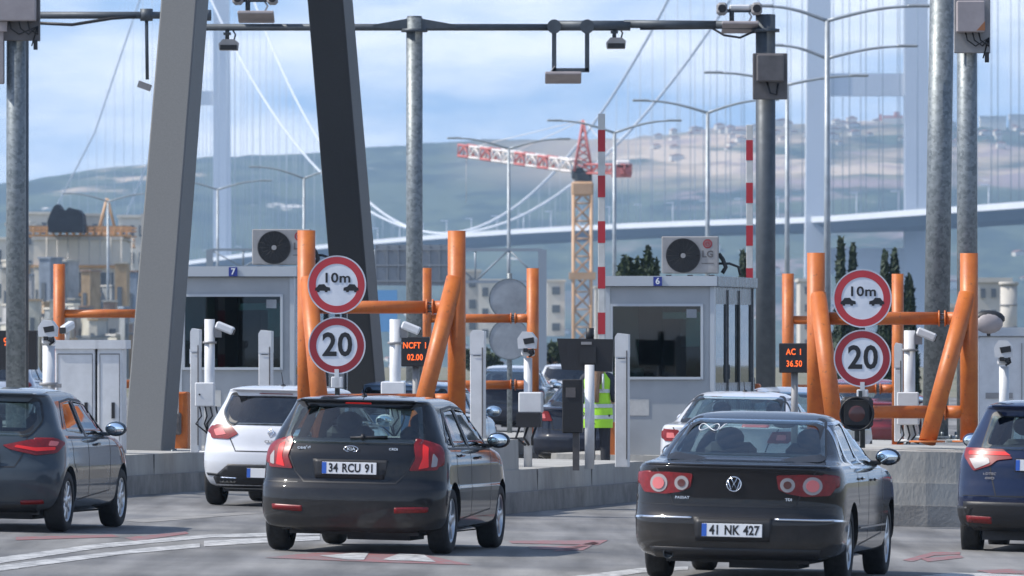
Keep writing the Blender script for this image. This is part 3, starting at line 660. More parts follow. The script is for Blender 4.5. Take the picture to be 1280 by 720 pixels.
def antenna(px, y, label, frame_=False):
    c = P(px, y, 125); r = thing('toll_antenna', label, 'antenna', c, 0, 'flat toll antennas along the boom'); r.scale = (GS,) * 3
    b = MB(); b.box((0, 0, 0), (.44, .42, .04), bev=.01, M=Matrix.Rotation(R(-14), 4, 'X')); b.build('panel', M['taupe'], r)
    if frame_:
        b = MB()
        for x in (-.11, .29): b.box((x, 0, .34), (.055, .05, .52)); b.cyl((x, -.08, .62), (x, .08, .62), .085, n=18)
        b.box((.09, 0, .09), (.45, .05, .05)); b.cyl((.04, 0, 0), (.04, 0, .1), .025); b.build('hanger', M['darkpole'], r)
        b = MB(); b.tube([(-.1, -.03, .14), (-.16, -.03, .06), (-.1, -.03, 0), (0, -.03, .03)], .008); b.build('cable', M['grey_box'], r)
    else:
        b = MB(); b.cyl((-.1, 0, .02), (-.1, 0, .22), .03); b.box((0, 0, .2), (.5, .05, .04)); b.build('hanger', M['darksteel'], r)
        for x in (-.22, .2):
            b = MB(); b.box((x, -.05, .22), (.13, .28, .15), bev=.03); h = b.build('camera_head', M['grey_box'], r)
            b = MB(); b.cyl((x, -.2, .22), (x, -.17, .22), .05); b.build('lens', M['ink'], h)
        b = MB(); b.box((0, .05, .24), (.26, .2, .07), bev=.02); b.tube([(.1, 0, .05), (.14, 0, .13), (.11, 0, .18)], .012); b.build('bracket', M['white'], r)
antenna(704, 97, 'flat antenna hanging in a square bracket below the boom', True)
antenna(320, 21, 'flat antenna under two camera heads above the boom, left of the black column')
antenna(925, 34, 'flat antenna under two camera heads beside the dark pole top')
# left boom
gl = thing('camera_gantry', 'thin dark boom with a hanging rod, top left behind the sunlit column', 'gantry', P(60, 575, 127), 0); gl.scale = (127 / 99.5,) * 3
s = F / 99.5; zz = (575 - 19) / s
b = MB(); b.cyl(((-30) / s, 0, zz), ((262 - 60) / s, 0, zz), .045, n=16); b.cyl(((183 - 60) / s, 0, zz - .07), ((183 - 60) / s, 0, zz + .08), .08, n=14); b.cyl(((256 - 60) / s, 0, zz), ((264 - 60) / s, 0, zz), .07, n=14); b.build('boom', M['darkpole'], gl)
b = MB(); b.cyl(((183 - 60) / s, 0, zz), ((184 - 60) / s, 0, zz - .8), .022, n=10); b.build('hanging_rod', M['darkpole'], gl)
b = MB(); b.box((1.2, 0, zz - .88), (.16, .3, .08), M=Matrix.Rotation(R(20), 4, 'Y')); b.build('sensor', M['grey_box'], gl)
b = MB(); b.tube([(-.1, -.05, zz - .1), (.3, -.05, zz - .12), (.8, -.05, zz - .04), (1.1, -.05, zz - .02)], .02); b.build('cable', M['black'], gl)
b = MB(); b.cyl((-.3, 0, 0), (-.3, 0, zz), .06); b.build('pole', M['darkpole'], gl)

# ---------------------------------------------------------------- camera posts, sensor columns, displays
def camhead(root, x, z, m='white', side=0):
    b = MB(); b.prism([(x - .11, z - .04), (x + .1, z - .04), (x + .11, z + .08), (x + .05, z + .16), (x - .06, z + .17), (x - .12, z + .08)], -.14, .1)
    h = b.build('camera_head', M[m], root)
    b = MB(); b.prism([(x - .03, z + .01), (x + .09, z + .03), (x + .08, z + .1), (x - .05, z + .08)], -.15, -.135); b.box((x - .02, -.12, z - .06), (.05, .06, .05)); b.prism([(x + .0, z - .08), (x + .09, z - .03), (x + .05, z - .12)], -.14, -.1); b.tube([(x + .06, -.1, z - .02), (x + .08, -.1, z - .1), (x + .02, -.1, z - .14)], .014); b.build('lens', M['ink'], h)
    b = MB(); b.box((x, 0, z - .09), (.16, .16, .09), bev=.02); b.build('camera_mount', M[m], root)
def campost(px, ytop, ybase, D, r, label, head=True, side=False, box=None, band=None, frontbox=None):
    s = F / D; b0 = P(px, ybase, D); H = (ybase - ytop) / s
    root = thing('camera_post', label, 'camera post', b0, -R(5), 'slim camera posts on the islands')
    b = MB(); b.cyl((0, 0, 0), (0, 0, H), r, n=22); b.cyl((0, 0, 0), (0, 0, .025), r * 2, n=16); b.build('post', M['white'], root)
    if head: camhead(root, 0, H + .15)
    if side:
        z = (ybase - side) / s
        b = MB(); b.box((.2, -.02, z), (.24, .16, .1), bev=.02, M=Matrix.Rotation(R(22), 4, 'Y')); h = b.build('camera_head', M['white'], root)
        b = MB(); b.box((.31, -.03, z - .05), (.02, .1, .07), M=Matrix.Rotation(R(22), 4, 'Y')); b.build('lens', M['ink'], h)
        b = MB(); b.box((.09, 0, z - .06), (.12, .06, .12)); b.cyl((0, 0, z - .2), (0, 0, z - .17), r * 1.35); b.build('bracket', M['grey_box'], root)
    if box:
        x0, x1, y0, y1 = box; b = MB(); b.b2(((x0 - px) / s, -.2, (ybase - y1) / s), ((x1 - px) / s, -.07, (ybase - y0) / s), bev=.012); o = b.build('junction_box', M['white'], root)
        b = MB(); zc = (ybase - (y0 + y1) / 2) / s; b.cyl(((x0 - px) / s + .06, -.21, zc), ((x0 - px) / s + .06, -.195, zc), .012, n=8); b.build('lock', M['ink'], o)
        b = MB(); zb = (ybase - y1) / s
        for k in range(4): xx = (x0 - px) / s + .05 + k * .07; b.tube([(xx, -.12, zb), (xx + .03, -.16, zb - .12), (xx - .05 + .04 * (k % 2), -.1, zb - .22), (.0, -.06, max(0.02, zb - .36))], .011, n=6)
        b.build('cable', M['black'], root)
    if band:
        z = (ybase - band) / s; b = MB(); b.cyl((0, 0, z), (0, 0, z + .04), r * 1.5); b.box((.1, -.03, z), (.12, .08, .05)); b.build('clamp', M['grey_box'], root)
    if frontbox:
        y0, y1, y2 = frontbox; b = MB(); b.box((.04, -.05, (ybase - (y0 + y1) / 2) / s), (.29, .24, (y1 - y0) / s), bev=.015); b.build('junction_box', M['white'], root)
        b = MB(); b.box((.02, -.06, (ybase - (y1 + y2) / 2) / s), (.3, .26, (y2 - y1) / s)); b.build('lower_box', M['black'], root)
        b = MB(); zb = (ybase - y2) / s
        for k in range(3): b.tube([(-.1 + .1 * k, -.05, zb), (-.14 + .1 * k, -.1, zb - .13), (-.02 + .04 * k, -.08, zb - .22)], .016, n=6)
        b.build('cable', M['black'], root)
    return root
campost(61, 432, 572, 100, .078, 'white camera post left of the white cabinets', band=482)
r = thing('traffic_camera', 'white bullet camera perched on the top of the white cabinets', 'camera', P(84, 425, 101.6), -R(20))
b = MB(); b.box((0, 0, .16), (.1, .3, .1), bev=.02, M=Matrix.Rotation(R(15), 4, 'X')); b.build('housing', M['white'], r)
b = MB(); b.box((-.0, -.15, .12), (.08, .02, .08)); b.build('lens_window', M['ink'], r)
b = MB(); b.cyl((0, 0, 0), (0, 0, .12), .03); b.build('bracket', M['white'], r)
campost(262, 399, 566, 102, .066, 'white post with side camera and junction box in front of the left booth window', head=False, side=410, box=(246, 270, 478, 508))
campost(494, 399, 570, 99, .07, 'white post with side camera between the left signs and the orange brace', head=False, side=410, box=(478, 508, 477, 510))
campost(660, 447, 588, 98, .052, 'white camera post with white and black boxes, left of the black display', frontbox=(490, 516, 534))
campost(1137, 413, 552, 95, .068, 'white post with side camera and large box behind the right traffic light', head=False, side=418, box=(1122, 1149, 490, 531))
campost(1255, 458, 560, 97, .06, 'white camera post above the blue car at the right edge')
def column(px0, px1, ytop, ybase, D, label):
    s = F / D; w_ = (px1 - px0) / s; b0 = P((px0 + px1) / 2, ybase, D); H = (ybase - ytop) / s
    root = thing('sensor_column', label, 'sensor column', b0, -R(6), 'slim grey sensor columns')
    b = MB(); b.box((0, 0, H / 2 - .03), (w_ * .92, .24, H - .06), bev=.008); b.build('column', M['white'], root)
    b = MB(); b.prism([(-w_ * .47, H - .28), (w_ * .47, H - .28), (w_ * .47, H + .0), (-w_ * .3, H + .015), (-w_ * .47, H - .03)], -.125, .125); b.build('cap', M['white'], root)
    b = MB(); b.box((w_ * .36, -.124, H / 2 - .05), (.014, .01, H - .3)); b.build('slot', M['dkgrey'], root)
    b = MB()
    for z in (.2, .9, 1.3):
        if z < H: b.cyl((-w_ * .46, 0, z), (-w_ * .5, 0, z), .018, n=8)
    b.box((-w_ * .0, -.128, H - .3), (w_ * .5, .004, .008)); b.build('bolt', M['ink'], root)
column(239, 251, 412, 566, 103, 'narrow grey sensor column behind the post before the left booth window')
column(324, 341, 414, 566, 103, 'grey sensor column at the right side of the left booth window')
column(588, 607, 414, 588, 98, 'grey sensor column just right of the near orange frame')
column(769, 787, 418, 584, 99.5, 'grey sensor column in front of the right booth, beside the person')
column(1118, 1128, 430, 552, 96, 'narrow grey sensor column beside the right 20 sign')
# black display facing away, with its post
ds = thing('driver_display', 'black display panel seen from behind on a white post, hiding the head of the person', 'display', P(737, 586, 98), -R(3))
s = F / 98
b = MB(); b.cyl((0, 0, 0), (0, 0, 130 / s), .06, n=22); b.build('post', M['white'], ds)
b = MB(); b.prism([(-41 / s, 163 / s), (-35 / s, 124 / s), (28 / s, 121 / s), (30 / s, 162 / s)], .02, .2); b.build('panel', M['black'], ds)
b = MB(); b.box((-4 / s, .0, 157 / s), (.13, .02, .035)); b.build('label_plate', M['grey_box'], ds)
b = MB(); b.cyl((0, .1, 160 / s), (0, .1, 176 / s), .05); b.box((-.02, 0, 142 / s), (.2, .04, .2)); b.build('bracket', M['black'], ds)
pb = thing('payment_terminal', 'tall black box standing on the island just left of the white display post', 'terminal', P(716, 588, 98.4), -R(3))
b = MB(); b.box((0, 0, .79), (.25, .3, .66), bev=.012); b.build('box', M['black'], pb)
b = MB(); b.box((.04, 0, .23), (.08, .1, .46)); b.build('leg', M['dkgrey'], pb)
b = MB(); b.b2((-.08, -.16, .9), (.04, -.15, 1.02)); b.build('screen', M['dkgrey'], pb)
def led(px0, px1, y0, y1, D, lines, label, ybase=560):
    s = F / D; W = (px1 - px0) / s; Hh = (y1 - y0) / s; b0 = P((px0 + px1) / 2, ybase, D); z = (ybase - (y0 + y1) / 2) / s
    root = thing('led_display', label, 'display', b0, -R(4), 'small orange led price displays')
    b = MB(); b.box((0, 0, z), (W, .18, Hh), bev=.01); b.build('panel', M['black'], root)
    b = MB(); b.cyl((0, .05, 0), (0, .05, z - Hh / 2), .045); b.build('post', M['grey_box'], root)
    for i, t in enumerate(lines): textobj('led_text', t, Hh * .29, M['led'], root, (0, -.095, z + Hh * (.2 - .4 * i)), ext=.001, bold=.002, sx=.8)
led(502, 537, 421, 458, 104, ['NCFT 1', '02.00'], 'small display with orange figures left of the near orange brace')
led(974, 1012, 429, 466, 104, ['AC 1', '36.50'], 'small display with orange figures left of the tallest right orange post')
led(-6, 47, 413, 462, 129, ['9:6 14', ' '], 'black display with orange figures behind the pole at the left edge')
# cabinets
cb = thing('electrical_cabinets', 'two joined white electrical cabinets beside the sunlit leaning column', 'cabinet', P(69, 575, 102), -R(4)); s = F / 102
for x0, x1, nm in ((0, 50, 'a'), (53, 84, 'b')):
    b = MB(); b.b2((x0 / s, 0, .0), (x1 / s, .5, 140 / s), bev=.01); b.build('cabinet_body', M['white'], cb)
    b = MB(); b.prism([(x0 / s - .02, 139 / s), (x1 / s + .05, 139 / s), (x1 / s + .05, 150 / s), (x0 / s - .02, 150 / s)], -.03, .55); b.build('lid', M['white'], cb)
    b = MB(); b.b2(((x1 - 13) / s, -.02, 52 / s), ((x1 - 9) / s, 0, 72 / s)); b.build('handle', M['ink'], cb)
    b = MB(); b.b2((x0 / s + .03, -.006, .08), (x0 / s + .036, 0, 132 / s)); b.b2((x1 / s - .036, -.006, .08), (x1 / s - .03, 0, 132 / s)); b.b2((x0 / s + .03, -.006, 132 / s), (x1 / s - .03, 0, 133 / s)); b.build('door_seam', M['dkgrey'], cb)
def kiosk(px0, px1, y0, ybase, D, label):
    s = F / D; b0 = P(px0, ybase, D); W = (px1 - px0) / s; H = (ybase - y0) / s
    r = thing('white_kiosk', label, 'kiosk', b0, -R(3)); b = MB(); b.b2((0, 0, 0), (W, 2.2, H), bev=.02); b.build('wall', M['white'], r)
    b = MB(); b.b2((-.05, -.05, H), (W + .05, 2.3, H + .12)); b.build('roof', M['booth_frame'], r)
    b = MB(); b.b2((.1, -.02, H * .45), (W * .4, 0, H * .5)); b.b2((W * .5, -.02, .1), (W * .51, 0, H - .1)); b.build('seam', M['grey_box'], r)
kiosk(1223, 1330, 420, 562, 112, 'white box shaped kiosk behind the camera post at the right edge')
# convex mirror
r = thing('convex_mirror', 'dark rounded mirror back above the white kiosk, right of the orange post', 'mirror', P(1236, 420, 111), 0)
b = MB(); b.ell((0, 0, .18), (.2, .1, .15)); b.build('shell', M['taupe'], r)
b = MB(); b.ell((0, .03, .24), (.23, .1, .12)); b.build('hood', M['black'], r)
b = MB(); b.cyl((0, .03, 0), (0, .03, .15), .025); b.build('bracket', M['darksteel'], r)

# ---------------------------------------------------------------- barrier gates
def gate(px, ytop, yp, ybase, D, xc0, xc1, yc, label, phase=0, col=True):
    s = F / D; b0 = P(px, ybase, D)
    r = thing('barrier_gate', label, 'barrier', b0, -R(4), 'raised striped barrier gates'); H = (ybase - ytop) / s; zp = (ybase - yp) / s
    b = MB(); b.box((0, 0, (H + zp) / 2), (.095, .045, H - zp), bev=.006); arm = b.build('arm', M['whitestripe'], r)
    st = .63; z = H - .17 - st * .5
    while z > zp: b = MB(); b.box((0, 0, z + .11), (.101, .051, .3)); b.build('red_stripe', M['redstripe'], arm); z -= st
    b = MB(); b.b2(((xc0 - px) / s, .05, 0), ((xc1 - px) / s, .42, (ybase - yc) / s), bev=.02); b.build('cabinet', M['orange'], r)
    b = MB(); b.box((0, .02, zp - .05), (.16, .1, .3), bev=.02); b.cyl((0, -.05, zp), (0, .1, zp), .06); b.build('pivot', M['dkgrey'], r)
    return r
gate(752, 142, 500, 572, 110.4, 755, 771, 528, 'raised red and white barrier arm at the left edge of the right booth')
gate(937, 156, 480, 560, 118, 930, 950, 480, 'raised red and white barrier arm between the right booth and the dark pole')
gate(219, 130, 525, 568, 107.5, 214, 234, 490, 'red and white barrier arm beside the sunlit leaning column, with orange cabinet')

# ---------------------------------------------------------------- person
SKIN = mat('skin', (.5, .3, .22), .5); HAIR = mat('hair', (.3, .19, .11), .5, noise=.2, scale=30, col2=(.16, .09, .05), stretch=(4, 4, .5))
VEST = mat('hi_vis', (.42, .8, .04), .6, noise=.2, scale=6, col2=(.34, .68, .03), emit=0); TROU = mat('trousers', (.02, .022, .03), .8); SHIRT = mat('shirt', (.03, .035, .05), .8)
REFL = mat('reflective', (.5, .55, .55), .4)
pe = thing('person', 'person with long fair hair in a yellow hi-vis vest, back turned, behind the display post', 'person', (P(747, 430, 107.4).x, 107.4, .24 + gz(1.17)), -R(10))
def skin_obj(name, nodes, edges, m, parent, sub=2):
    me = bpy.data.meshes.new(name); me.from_pydata([n[0] for n in nodes], edges, []); o = bpy.data.objects.new(name, me); C.objects.link(o); o.parent = parent
    sk = o.modifiers.new('skin', 'SKIN'); sk.use_smooth_shade = True
    if not me.skin_vertices: 
        bm = bmesh.new(); bm.from_mesh(me); bm.verts.layers.skin.verify(); bm.to_mesh(me); bm.free()
    for v, n in zip(me.skin_vertices[0].data, nodes):
        v.radius = n[1] if isinstance(n[1], tuple) else (n[1], n[1]); v.use_root = False
    me.skin_vertices[0].data[0].use_root = True
    ss = o.modifiers.new('sub', 'SUBSURF'); ss.levels = sub; ss.render_levels = sub
    me.materials.append(m); return o
nodes = [((0, 0, .88), (.15, .11)), ((0, 0, 1.05), (.125, .095)), ((0, .01, 1.25), (.16, .11)), ((0, .01, 1.36), (.13, .09)), ((0, .02, 1.43), (.055, .055)), ((0, .03, 1.5), (.06, .065)), ((0, .04, 1.58), (.08, .095)), ((0, .03, 1.65), (.055, .07)),
         ((-.09, 0, .8), (.09, .09)), ((-.1, .01, .45), (.058, .058)), ((-.1, 0, .08), (.042, .045)), ((-.1, .12, .03), (.035, .03)),
         ((.09, 0, .8), (.09, .09)), ((.1, .01, .45), (.058, .058)), ((.11, 0, .08), (.042, .045)), ((.11, .12, .03), (.035, .03)),
         ((-.19, .01, 1.34), (.055, .055)), ((-.25, -.03, 1.08), (.042, .042)), ((-.2, .16, .95), (.03, .03)), ((-.17, .24, .97), (.028, .018)),
         ((.19, .01, 1.34), (.055, .055)), ((.23, -.03, 1.08), (.042, .042)), ((.18, .18, 1.0), (.03, .03)), ((.15, .26, 1.02), (.028, .018))]
edges = [(0, 1), (1, 2), (2, 3), (3, 4), (4, 5), (5, 6), (6, 7), (0, 8), (8, 9), (9, 10), (10, 11), (0, 12), (12, 13), (13, 14), (14, 15), (3, 16), (16, 17), (17, 18), (18, 19), (3, 20), (20, 21), (21, 22), (22, 23)]
skin_obj('body', nodes, edges, SKIN, pe)
for k in (-1, 1):
    for q in range(5):
        x0 = k * (.17 - k * .0) if k < 0 else .15; x0 = -.17 if k < 0 else .15; y0 = .25; z0 = .97 if k < 0 else 1.02
        dx = (q - 2) * .014
        b = MB()
        if q == 4: pts = [(x0 - k * .02, y0 - .03, z0), (x0 - k * .05, y0, z0 - .005), (x0 - k * .06, y0 + .03, z0 - .02)]
        else: pts = [(x0 + dx, y0, z0), (x0 + dx * 1.1, y0 + .04 + .004 * (2 - abs(q - 1)), z0 - .005), (x0 + dx * 1.1, y0 + .06, z0 - .03)]
        b.tube(pts, .0085, n=7, r2=.006); b.build('finger', SKIN, pe)
tn = [((0, 0, .9), (.165, .125)), ((-.095, 0, .8), (.105, .1)), ((-.1, .01, .45), (.075, .075)), ((-.1, 0, .1), (.065, .068)), ((.095, 0, .8), (.105, .1)), ((.1, .01, .45), (.075, .075)), ((.11, 0, .1), (.065, .068))]
skin_obj('trousers', tn, [(0, 1), (1, 2), (2, 3), (0, 4), (4, 5), (5, 6)], TROU, pe)
skin_obj('shirt', [((0, 0, 1.0), (.14, .11)), ((0, .01, 1.34), (.14, .1)), ((-.19, .01, 1.34), (.066, .066)), ((-.25, -.03, 1.08), (.053, .053)), ((-.215, .11, .98), (.042, .042)), ((.19, .01, 1.34), (.066, .066)), ((.23, -.03, 1.08), (.053, .053)), ((.195, .13, 1.02), (.042, .042))],
         [(0, 1), (1, 2), (2, 3), (3, 4), (1, 5), (5, 6), (6, 7)], SHIRT, pe)
b = MB(); rows = [(.66, .2, .16), (.76, .205, .165), (.9, .2, .155), (1.0, .175, .14), (1.1, .175, .14), (1.2, .19, .145), (1.3, .2, .135), (1.37, .17, .115), (1.42, .09, .085)]
for i, (z, a, c) in enumerate(rows):
    for q in range(24):
        t = 2 * math.pi * q / 24; wob = 1 + .03 * math.sin(5 * t + i); b.v.append(Vector((a * math.cos(t) * wob, c * math.sin(t) * wob, z)))
for i in range(len(rows) - 1):
    for q in range(24): j = (q + 1) % 24; b.f.append([i * 24 + q, i * 24 + j, (i + 1) * 24 + j, (i + 1) * 24 + q]); b.sm.append(True)
vst = b.build('vest', VEST, pe)
b = MB()
for z, a, c in ((.78, .206, .166), (.93, .2, .158), (1.13, .184, .148)):
    vs = []
    for zz in (z, z + .05):
        for q in range(24):
            t = 2 * math.pi * q / 24; vs.append((a * 1.02 * math.cos(t), c * 1.02 * math.sin(t), zz))
    b.add(vs, [[q, (q + 1) % 24, 24 + (q + 1) % 24, 24 + q] for q in range(24)], True)
for k in (-1, 1): b.tube([(k * .1, -.155, 1.16), (k * .1, -.155, 1.28), (k * .09, -.12, 1.38)], .018, n=6)
b.build('reflective_band', REFL, vst)
b = MB(); b.ring((0, 1.27), .045, .055, -.165, -.158); b.box((0, -.16, 1.27), (.05, .006, .05)); b.build('emblem', REFL, vst)
b = MB(); b.ell((0, .01, 1.6), (.098, .105, .115), 18); b.tube([(0, -.06, 1.58), (0, -.1, 1.45), (.01, -.15, 1.3), (.01, -.17, 1.15), (.015, -.16, 1.0)], .075, n=12, r2=.03); b.tube([(-.06, -.03, 1.55), (-.07, -.08, 1.42), (-.05, -.13, 1.28)], .045, n=10, r2=.025); b.tube([(.06, -.03, 1.55), (.07, -.08, 1.42), (.05, -.13, 1.25)], .045, n=10, r2=.02); b.build('hair', HAIR, pe)
for k in (-1, 1):
    b = MB(); b.ell((k * .03, .13, 1.585), (.012, .008, .008), 10); b.build('eye', M['ink'], pe)
    b = MB(); b.box((k * .1, .05, .02), (.09, .26, .07), bev=.02); b.build('shoe', M['black'], pe)
b = MB(); b.ell((0, .14, 1.56), (.012, .02, .022), 10); b.build('nose', SKIN, pe)

# ---------------------------------------------------------------- vehicles
def lerp_keys(keys, n=4):
    out = []; K = len(keys)
    def slope(i, c):
        if i == 0 or i == K - 1: return None
        return None
    for i in range(K - 1):
        a, b_ = keys[i], keys[i + 1]
        for q in range(n):
            t = q / n; row = []
            for c in range(len(a)):
                d = b_[c] - a[c]
                dp = (a[c] - keys[i - 1][c]) if i > 0 else d
                dn = (keys[i + 2][c] - b_[c]) if i + 2 < K else d
                if c == 0: row.append(a[c] + d * t); continue
                # slopes in z, limited
                hz = b_[0] - a[0]; hp = (a[0] - keys[i - 1][0]) if i > 0 else hz; hn = (keys[i + 2][0] - b_[0]) if i + 2 < K else hz
                s0 = d / hz; sp = dp / hp; sn = dn / hn
                m0 = 0 if s0 * sp <= 0 else 2 * s0 * sp / (s0 + sp); m1 = 0 if s0 * sn <= 0 else 2 * s0 * sn / (s0 + sn)
                h00 = 2 * t**3 - 3 * t**2 + 1; h10 = t**3 - 2 * t**2 + t; h01 = -2 * t**3 + 3 * t**2; h11 = t**3 - t**2
                row.append(h00 * a[c] + h10 * hz * m0 + h01 * b_[c] + h11 * hz * m1)
            out.append(row)
    out.append(list(keys[-1])); return out
NE = 2.6
def outline(row, inset=0):
    z, xr, xf, w_, br, bf = row; xr += inset; xf -= inset; w_ -= inset
    Ls = xf - xr; k = min(1, Ls * .48 / br if br > 0 else 1, Ls * .48 / bf); br *= k; bf *= k
    pts = []; nr = 30
    for i in range(nr + 1):
        a = -math.pi / 2 + math.pi * i / nr; sa, ca = math.sin(a), math.cos(a)
        y = w_ * math.copysign(abs(sa) ** (2 / NE), sa); x = xr + br - br * abs(ca) ** (2 / NE); pts.append((x, -y, z))   # goes from +y side to -y side
    ns = 30
    for i in range(1, ns): pts.append((xr + br + (xf - bf - xr - br) * i / ns, -w_, z))
    for i in range(nr + 1):
        a = math.pi / 2 - math.pi * i / nr; sa, ca = math.sin(a), math.cos(a)
        y = w_ * math.copysign(abs(sa) ** (2 / NE), sa); x = xf - bf + bf * abs(ca) ** (2 / NE); pts.append((x, -y, z))
    for i in range(1, ns): pts.append((xf - bf - (xf - bf - xr - br) * i / ns, w_, z))
    return pts
def loft(rows, inset=0, mi=0):
    vs = []; fs = []; n = None
    for r_ in rows:
        p = outline(r_, inset); n = len(p); vs += p
    for k in range(len(rows) - 1):
        for i in range(n): j = (i + 1) % n; fs.append([k * n + i, k * n + j, (k + 1) * n + j, (k + 1) * n + i])
    fs.append(list(range(n))[::-1]); fs.append([(len(rows) - 1) * n + i for i in range(n)])
    me = bpy.data.meshes.new('l'); me.from_pydata(vs, [], fs); me.update()
    bm = bmesh.new(); bm.from_mesh(me); bmesh.ops.remove_doubles(bm, verts=bm.verts, dist=1e-5); bmesh.ops.recalc_face_normals(bm, faces=bm.faces)
    for f in bm.faces: f.material_index = mi; f.smooth = True
    bm.to_mesh(me); bm.free(); me.materials.append(None); me.materials.append(None)
    return me
class Surf:
    def __init__(s, rows): s.rows = rows
    def at(s, z):
        rs = s.rows
        if z <= rs[0][0]: return rs[0]
        for a, b_ in zip(rs, rs[1:]):
            if a[0] <= z <= b_[0]:
                t = (z - a[0]) / max(b_[0] - a[0], 1e-6); return [p + (q - p) * t for p, q in zip(a, b_)]
        return rs[-1]
    def rear(s, u, z, front=False):
        z_, xr, xf, w_, br, bf = s.at(z); k = min(abs(u) / w_, .992); e = 1 - (1 - k ** NE) ** (1 / NE)
        x = xf - bf * e if front else xr + br * e
        return Vector((x, -u, z))
    def side(s, x, z, sg):
        z_, xr, xf, w_, br, bf = s.at(z)
        if x < xr + br: t = min((xr + br - x) / br, .99); y = w_ * (1 - t ** NE) ** (1 / NE)
        elif x > xf - bf: t = min((x - xf + bf) / bf, .99); y = w_ * (1 - t ** NE) ** (1 / NE)
        else: y = w_
        return Vector((x, sg * y, z))
    def fn(s, kind, sg=-1):
        def f(a, b_, off):
            g = (lambda p, q: s.rear(p, q)) if kind == 'rear' else (lambda p, q: s.rear(p, q, True)) if kind == 'front' else (lambda p, q: s.side(p, q, sg))
            p = g(a, b_); e = .012
            n = (g(a + e, b_) - g(a - e, b_)).cross(g(a, b_ + e) - g(a, b_ - e))
            n = n.normalized() if n.length > 1e-9 else Vector((-1, 0, 0))
            want = Vector((-1, 0, .01)) if kind == 'rear' else Vector((1, 0, 0)) if kind == 'front' else Vector((0, sg, 0))
            if n.dot(want) < 0: n = -n
            return p + n * off
        return f
def patch(mb, poly, fn, off=.004, thick=.012, step=.04):
    bm = bmesh.new(); f = bm.faces.new([bm.verts.new((a, b_, 0)) for a, b_ in poly])
    xs = [p[0] for p in poly]; ys = [p[1] for p in poly]
    for ax, lo, hi in ((0, min(xs), max(xs)), (1, min(ys), max(ys))):
        c = lo + step
        while c < hi - step * .3:
            co = [0, 0, 0]; no = [0, 0, 0]; co[ax] = c; no[ax] = 1
            bmesh.ops.bisect_plane(bm, geom=bm.verts[:] + bm.edges[:] + bm.faces[:], plane_co=co, plane_no=no, dist=1e-5); c += step
    bm.verts.index_update(); n = len(bm.verts)
    top = [fn(v.co.x, v.co.y, off) for v in bm.verts]; bot = [fn(v.co.x, v.co.y, off - thick) for v in bm.verts]
    fs = [[v.index for v in f.verts] for f in bm.faces] + [[v.index + n for v in f.verts][::-1] for f in bm.faces]
    fs += [[e.verts[0].index, e.verts[1].index, e.verts[1].index + n, e.verts[0].index + n] for e in bm.edges if e.is_boundary]
    bm.free(); mb.add(top + bot, fs, True); return mb
def rpoly(poly, r=.03, n=4):                        # round the corners of a polygon
    out = []; m = len(poly)
    for i in range(m):
        p0, p, p1 = Vector(poly[i - 1]), Vector(poly[i]), Vector(poly[(i + 1) % m]); a = (p0 - p); c = (p1 - p); q = min(r, a.length * .45, c.length * .45)
        a = p + a.normalized() * q; c = p + c.normalized() * q
        for k in range(n + 1): t = k / n; out.append(tuple((1 - t)**2 * a + 2 * t * (1 - t) * p + t * t * c))
    return out
def strip(mb, line, fn, wd=.008, off=.0015):
    pts = []
    for (a, b_), (c, d) in zip(line, line[1:]):
        m = max(1, int(math.hypot(c - a, d - b_) / .05))
        for k in range(m): pts.append(((a + (c - a) * k / m), (b_ + (d - b_) * k / m)))
    pts.append(line[-1]); o = []
    for i, p in enumerate(pts):
        q0, q1 = pts[max(i - 1, 0)], pts[min(i + 1, len(pts) - 1)]; t = Vector((q1[0] - q0[0], q1[1] - q0[1])).normalized(); nn = Vector((-t.y, t.x)) * wd / 2
        o += [fn(p[0] + nn.x, p[1] + nn.y, off), fn(p[0] - nn.x, p[1] - nn.y, off)]
    mb.add(o, [[2 * i, 2 * i + 1, 2 * i + 3, 2 * i + 2] for i in range(len(pts) - 1)], True)
def grow(poly, d):
    cx = sum(p[0] for p in poly) / len(poly); cy = sum(p[1] for p in poly) / len(poly)
    mx_ = max(abs(p[0] - cx) for p in poly); my = max(abs(p[1] - cy) for p in poly)
    return [(cx + (p[0] - cx) * (1 + d / mx_), cy + (p[1] - cy) * (1 + d / my)) for p in poly]

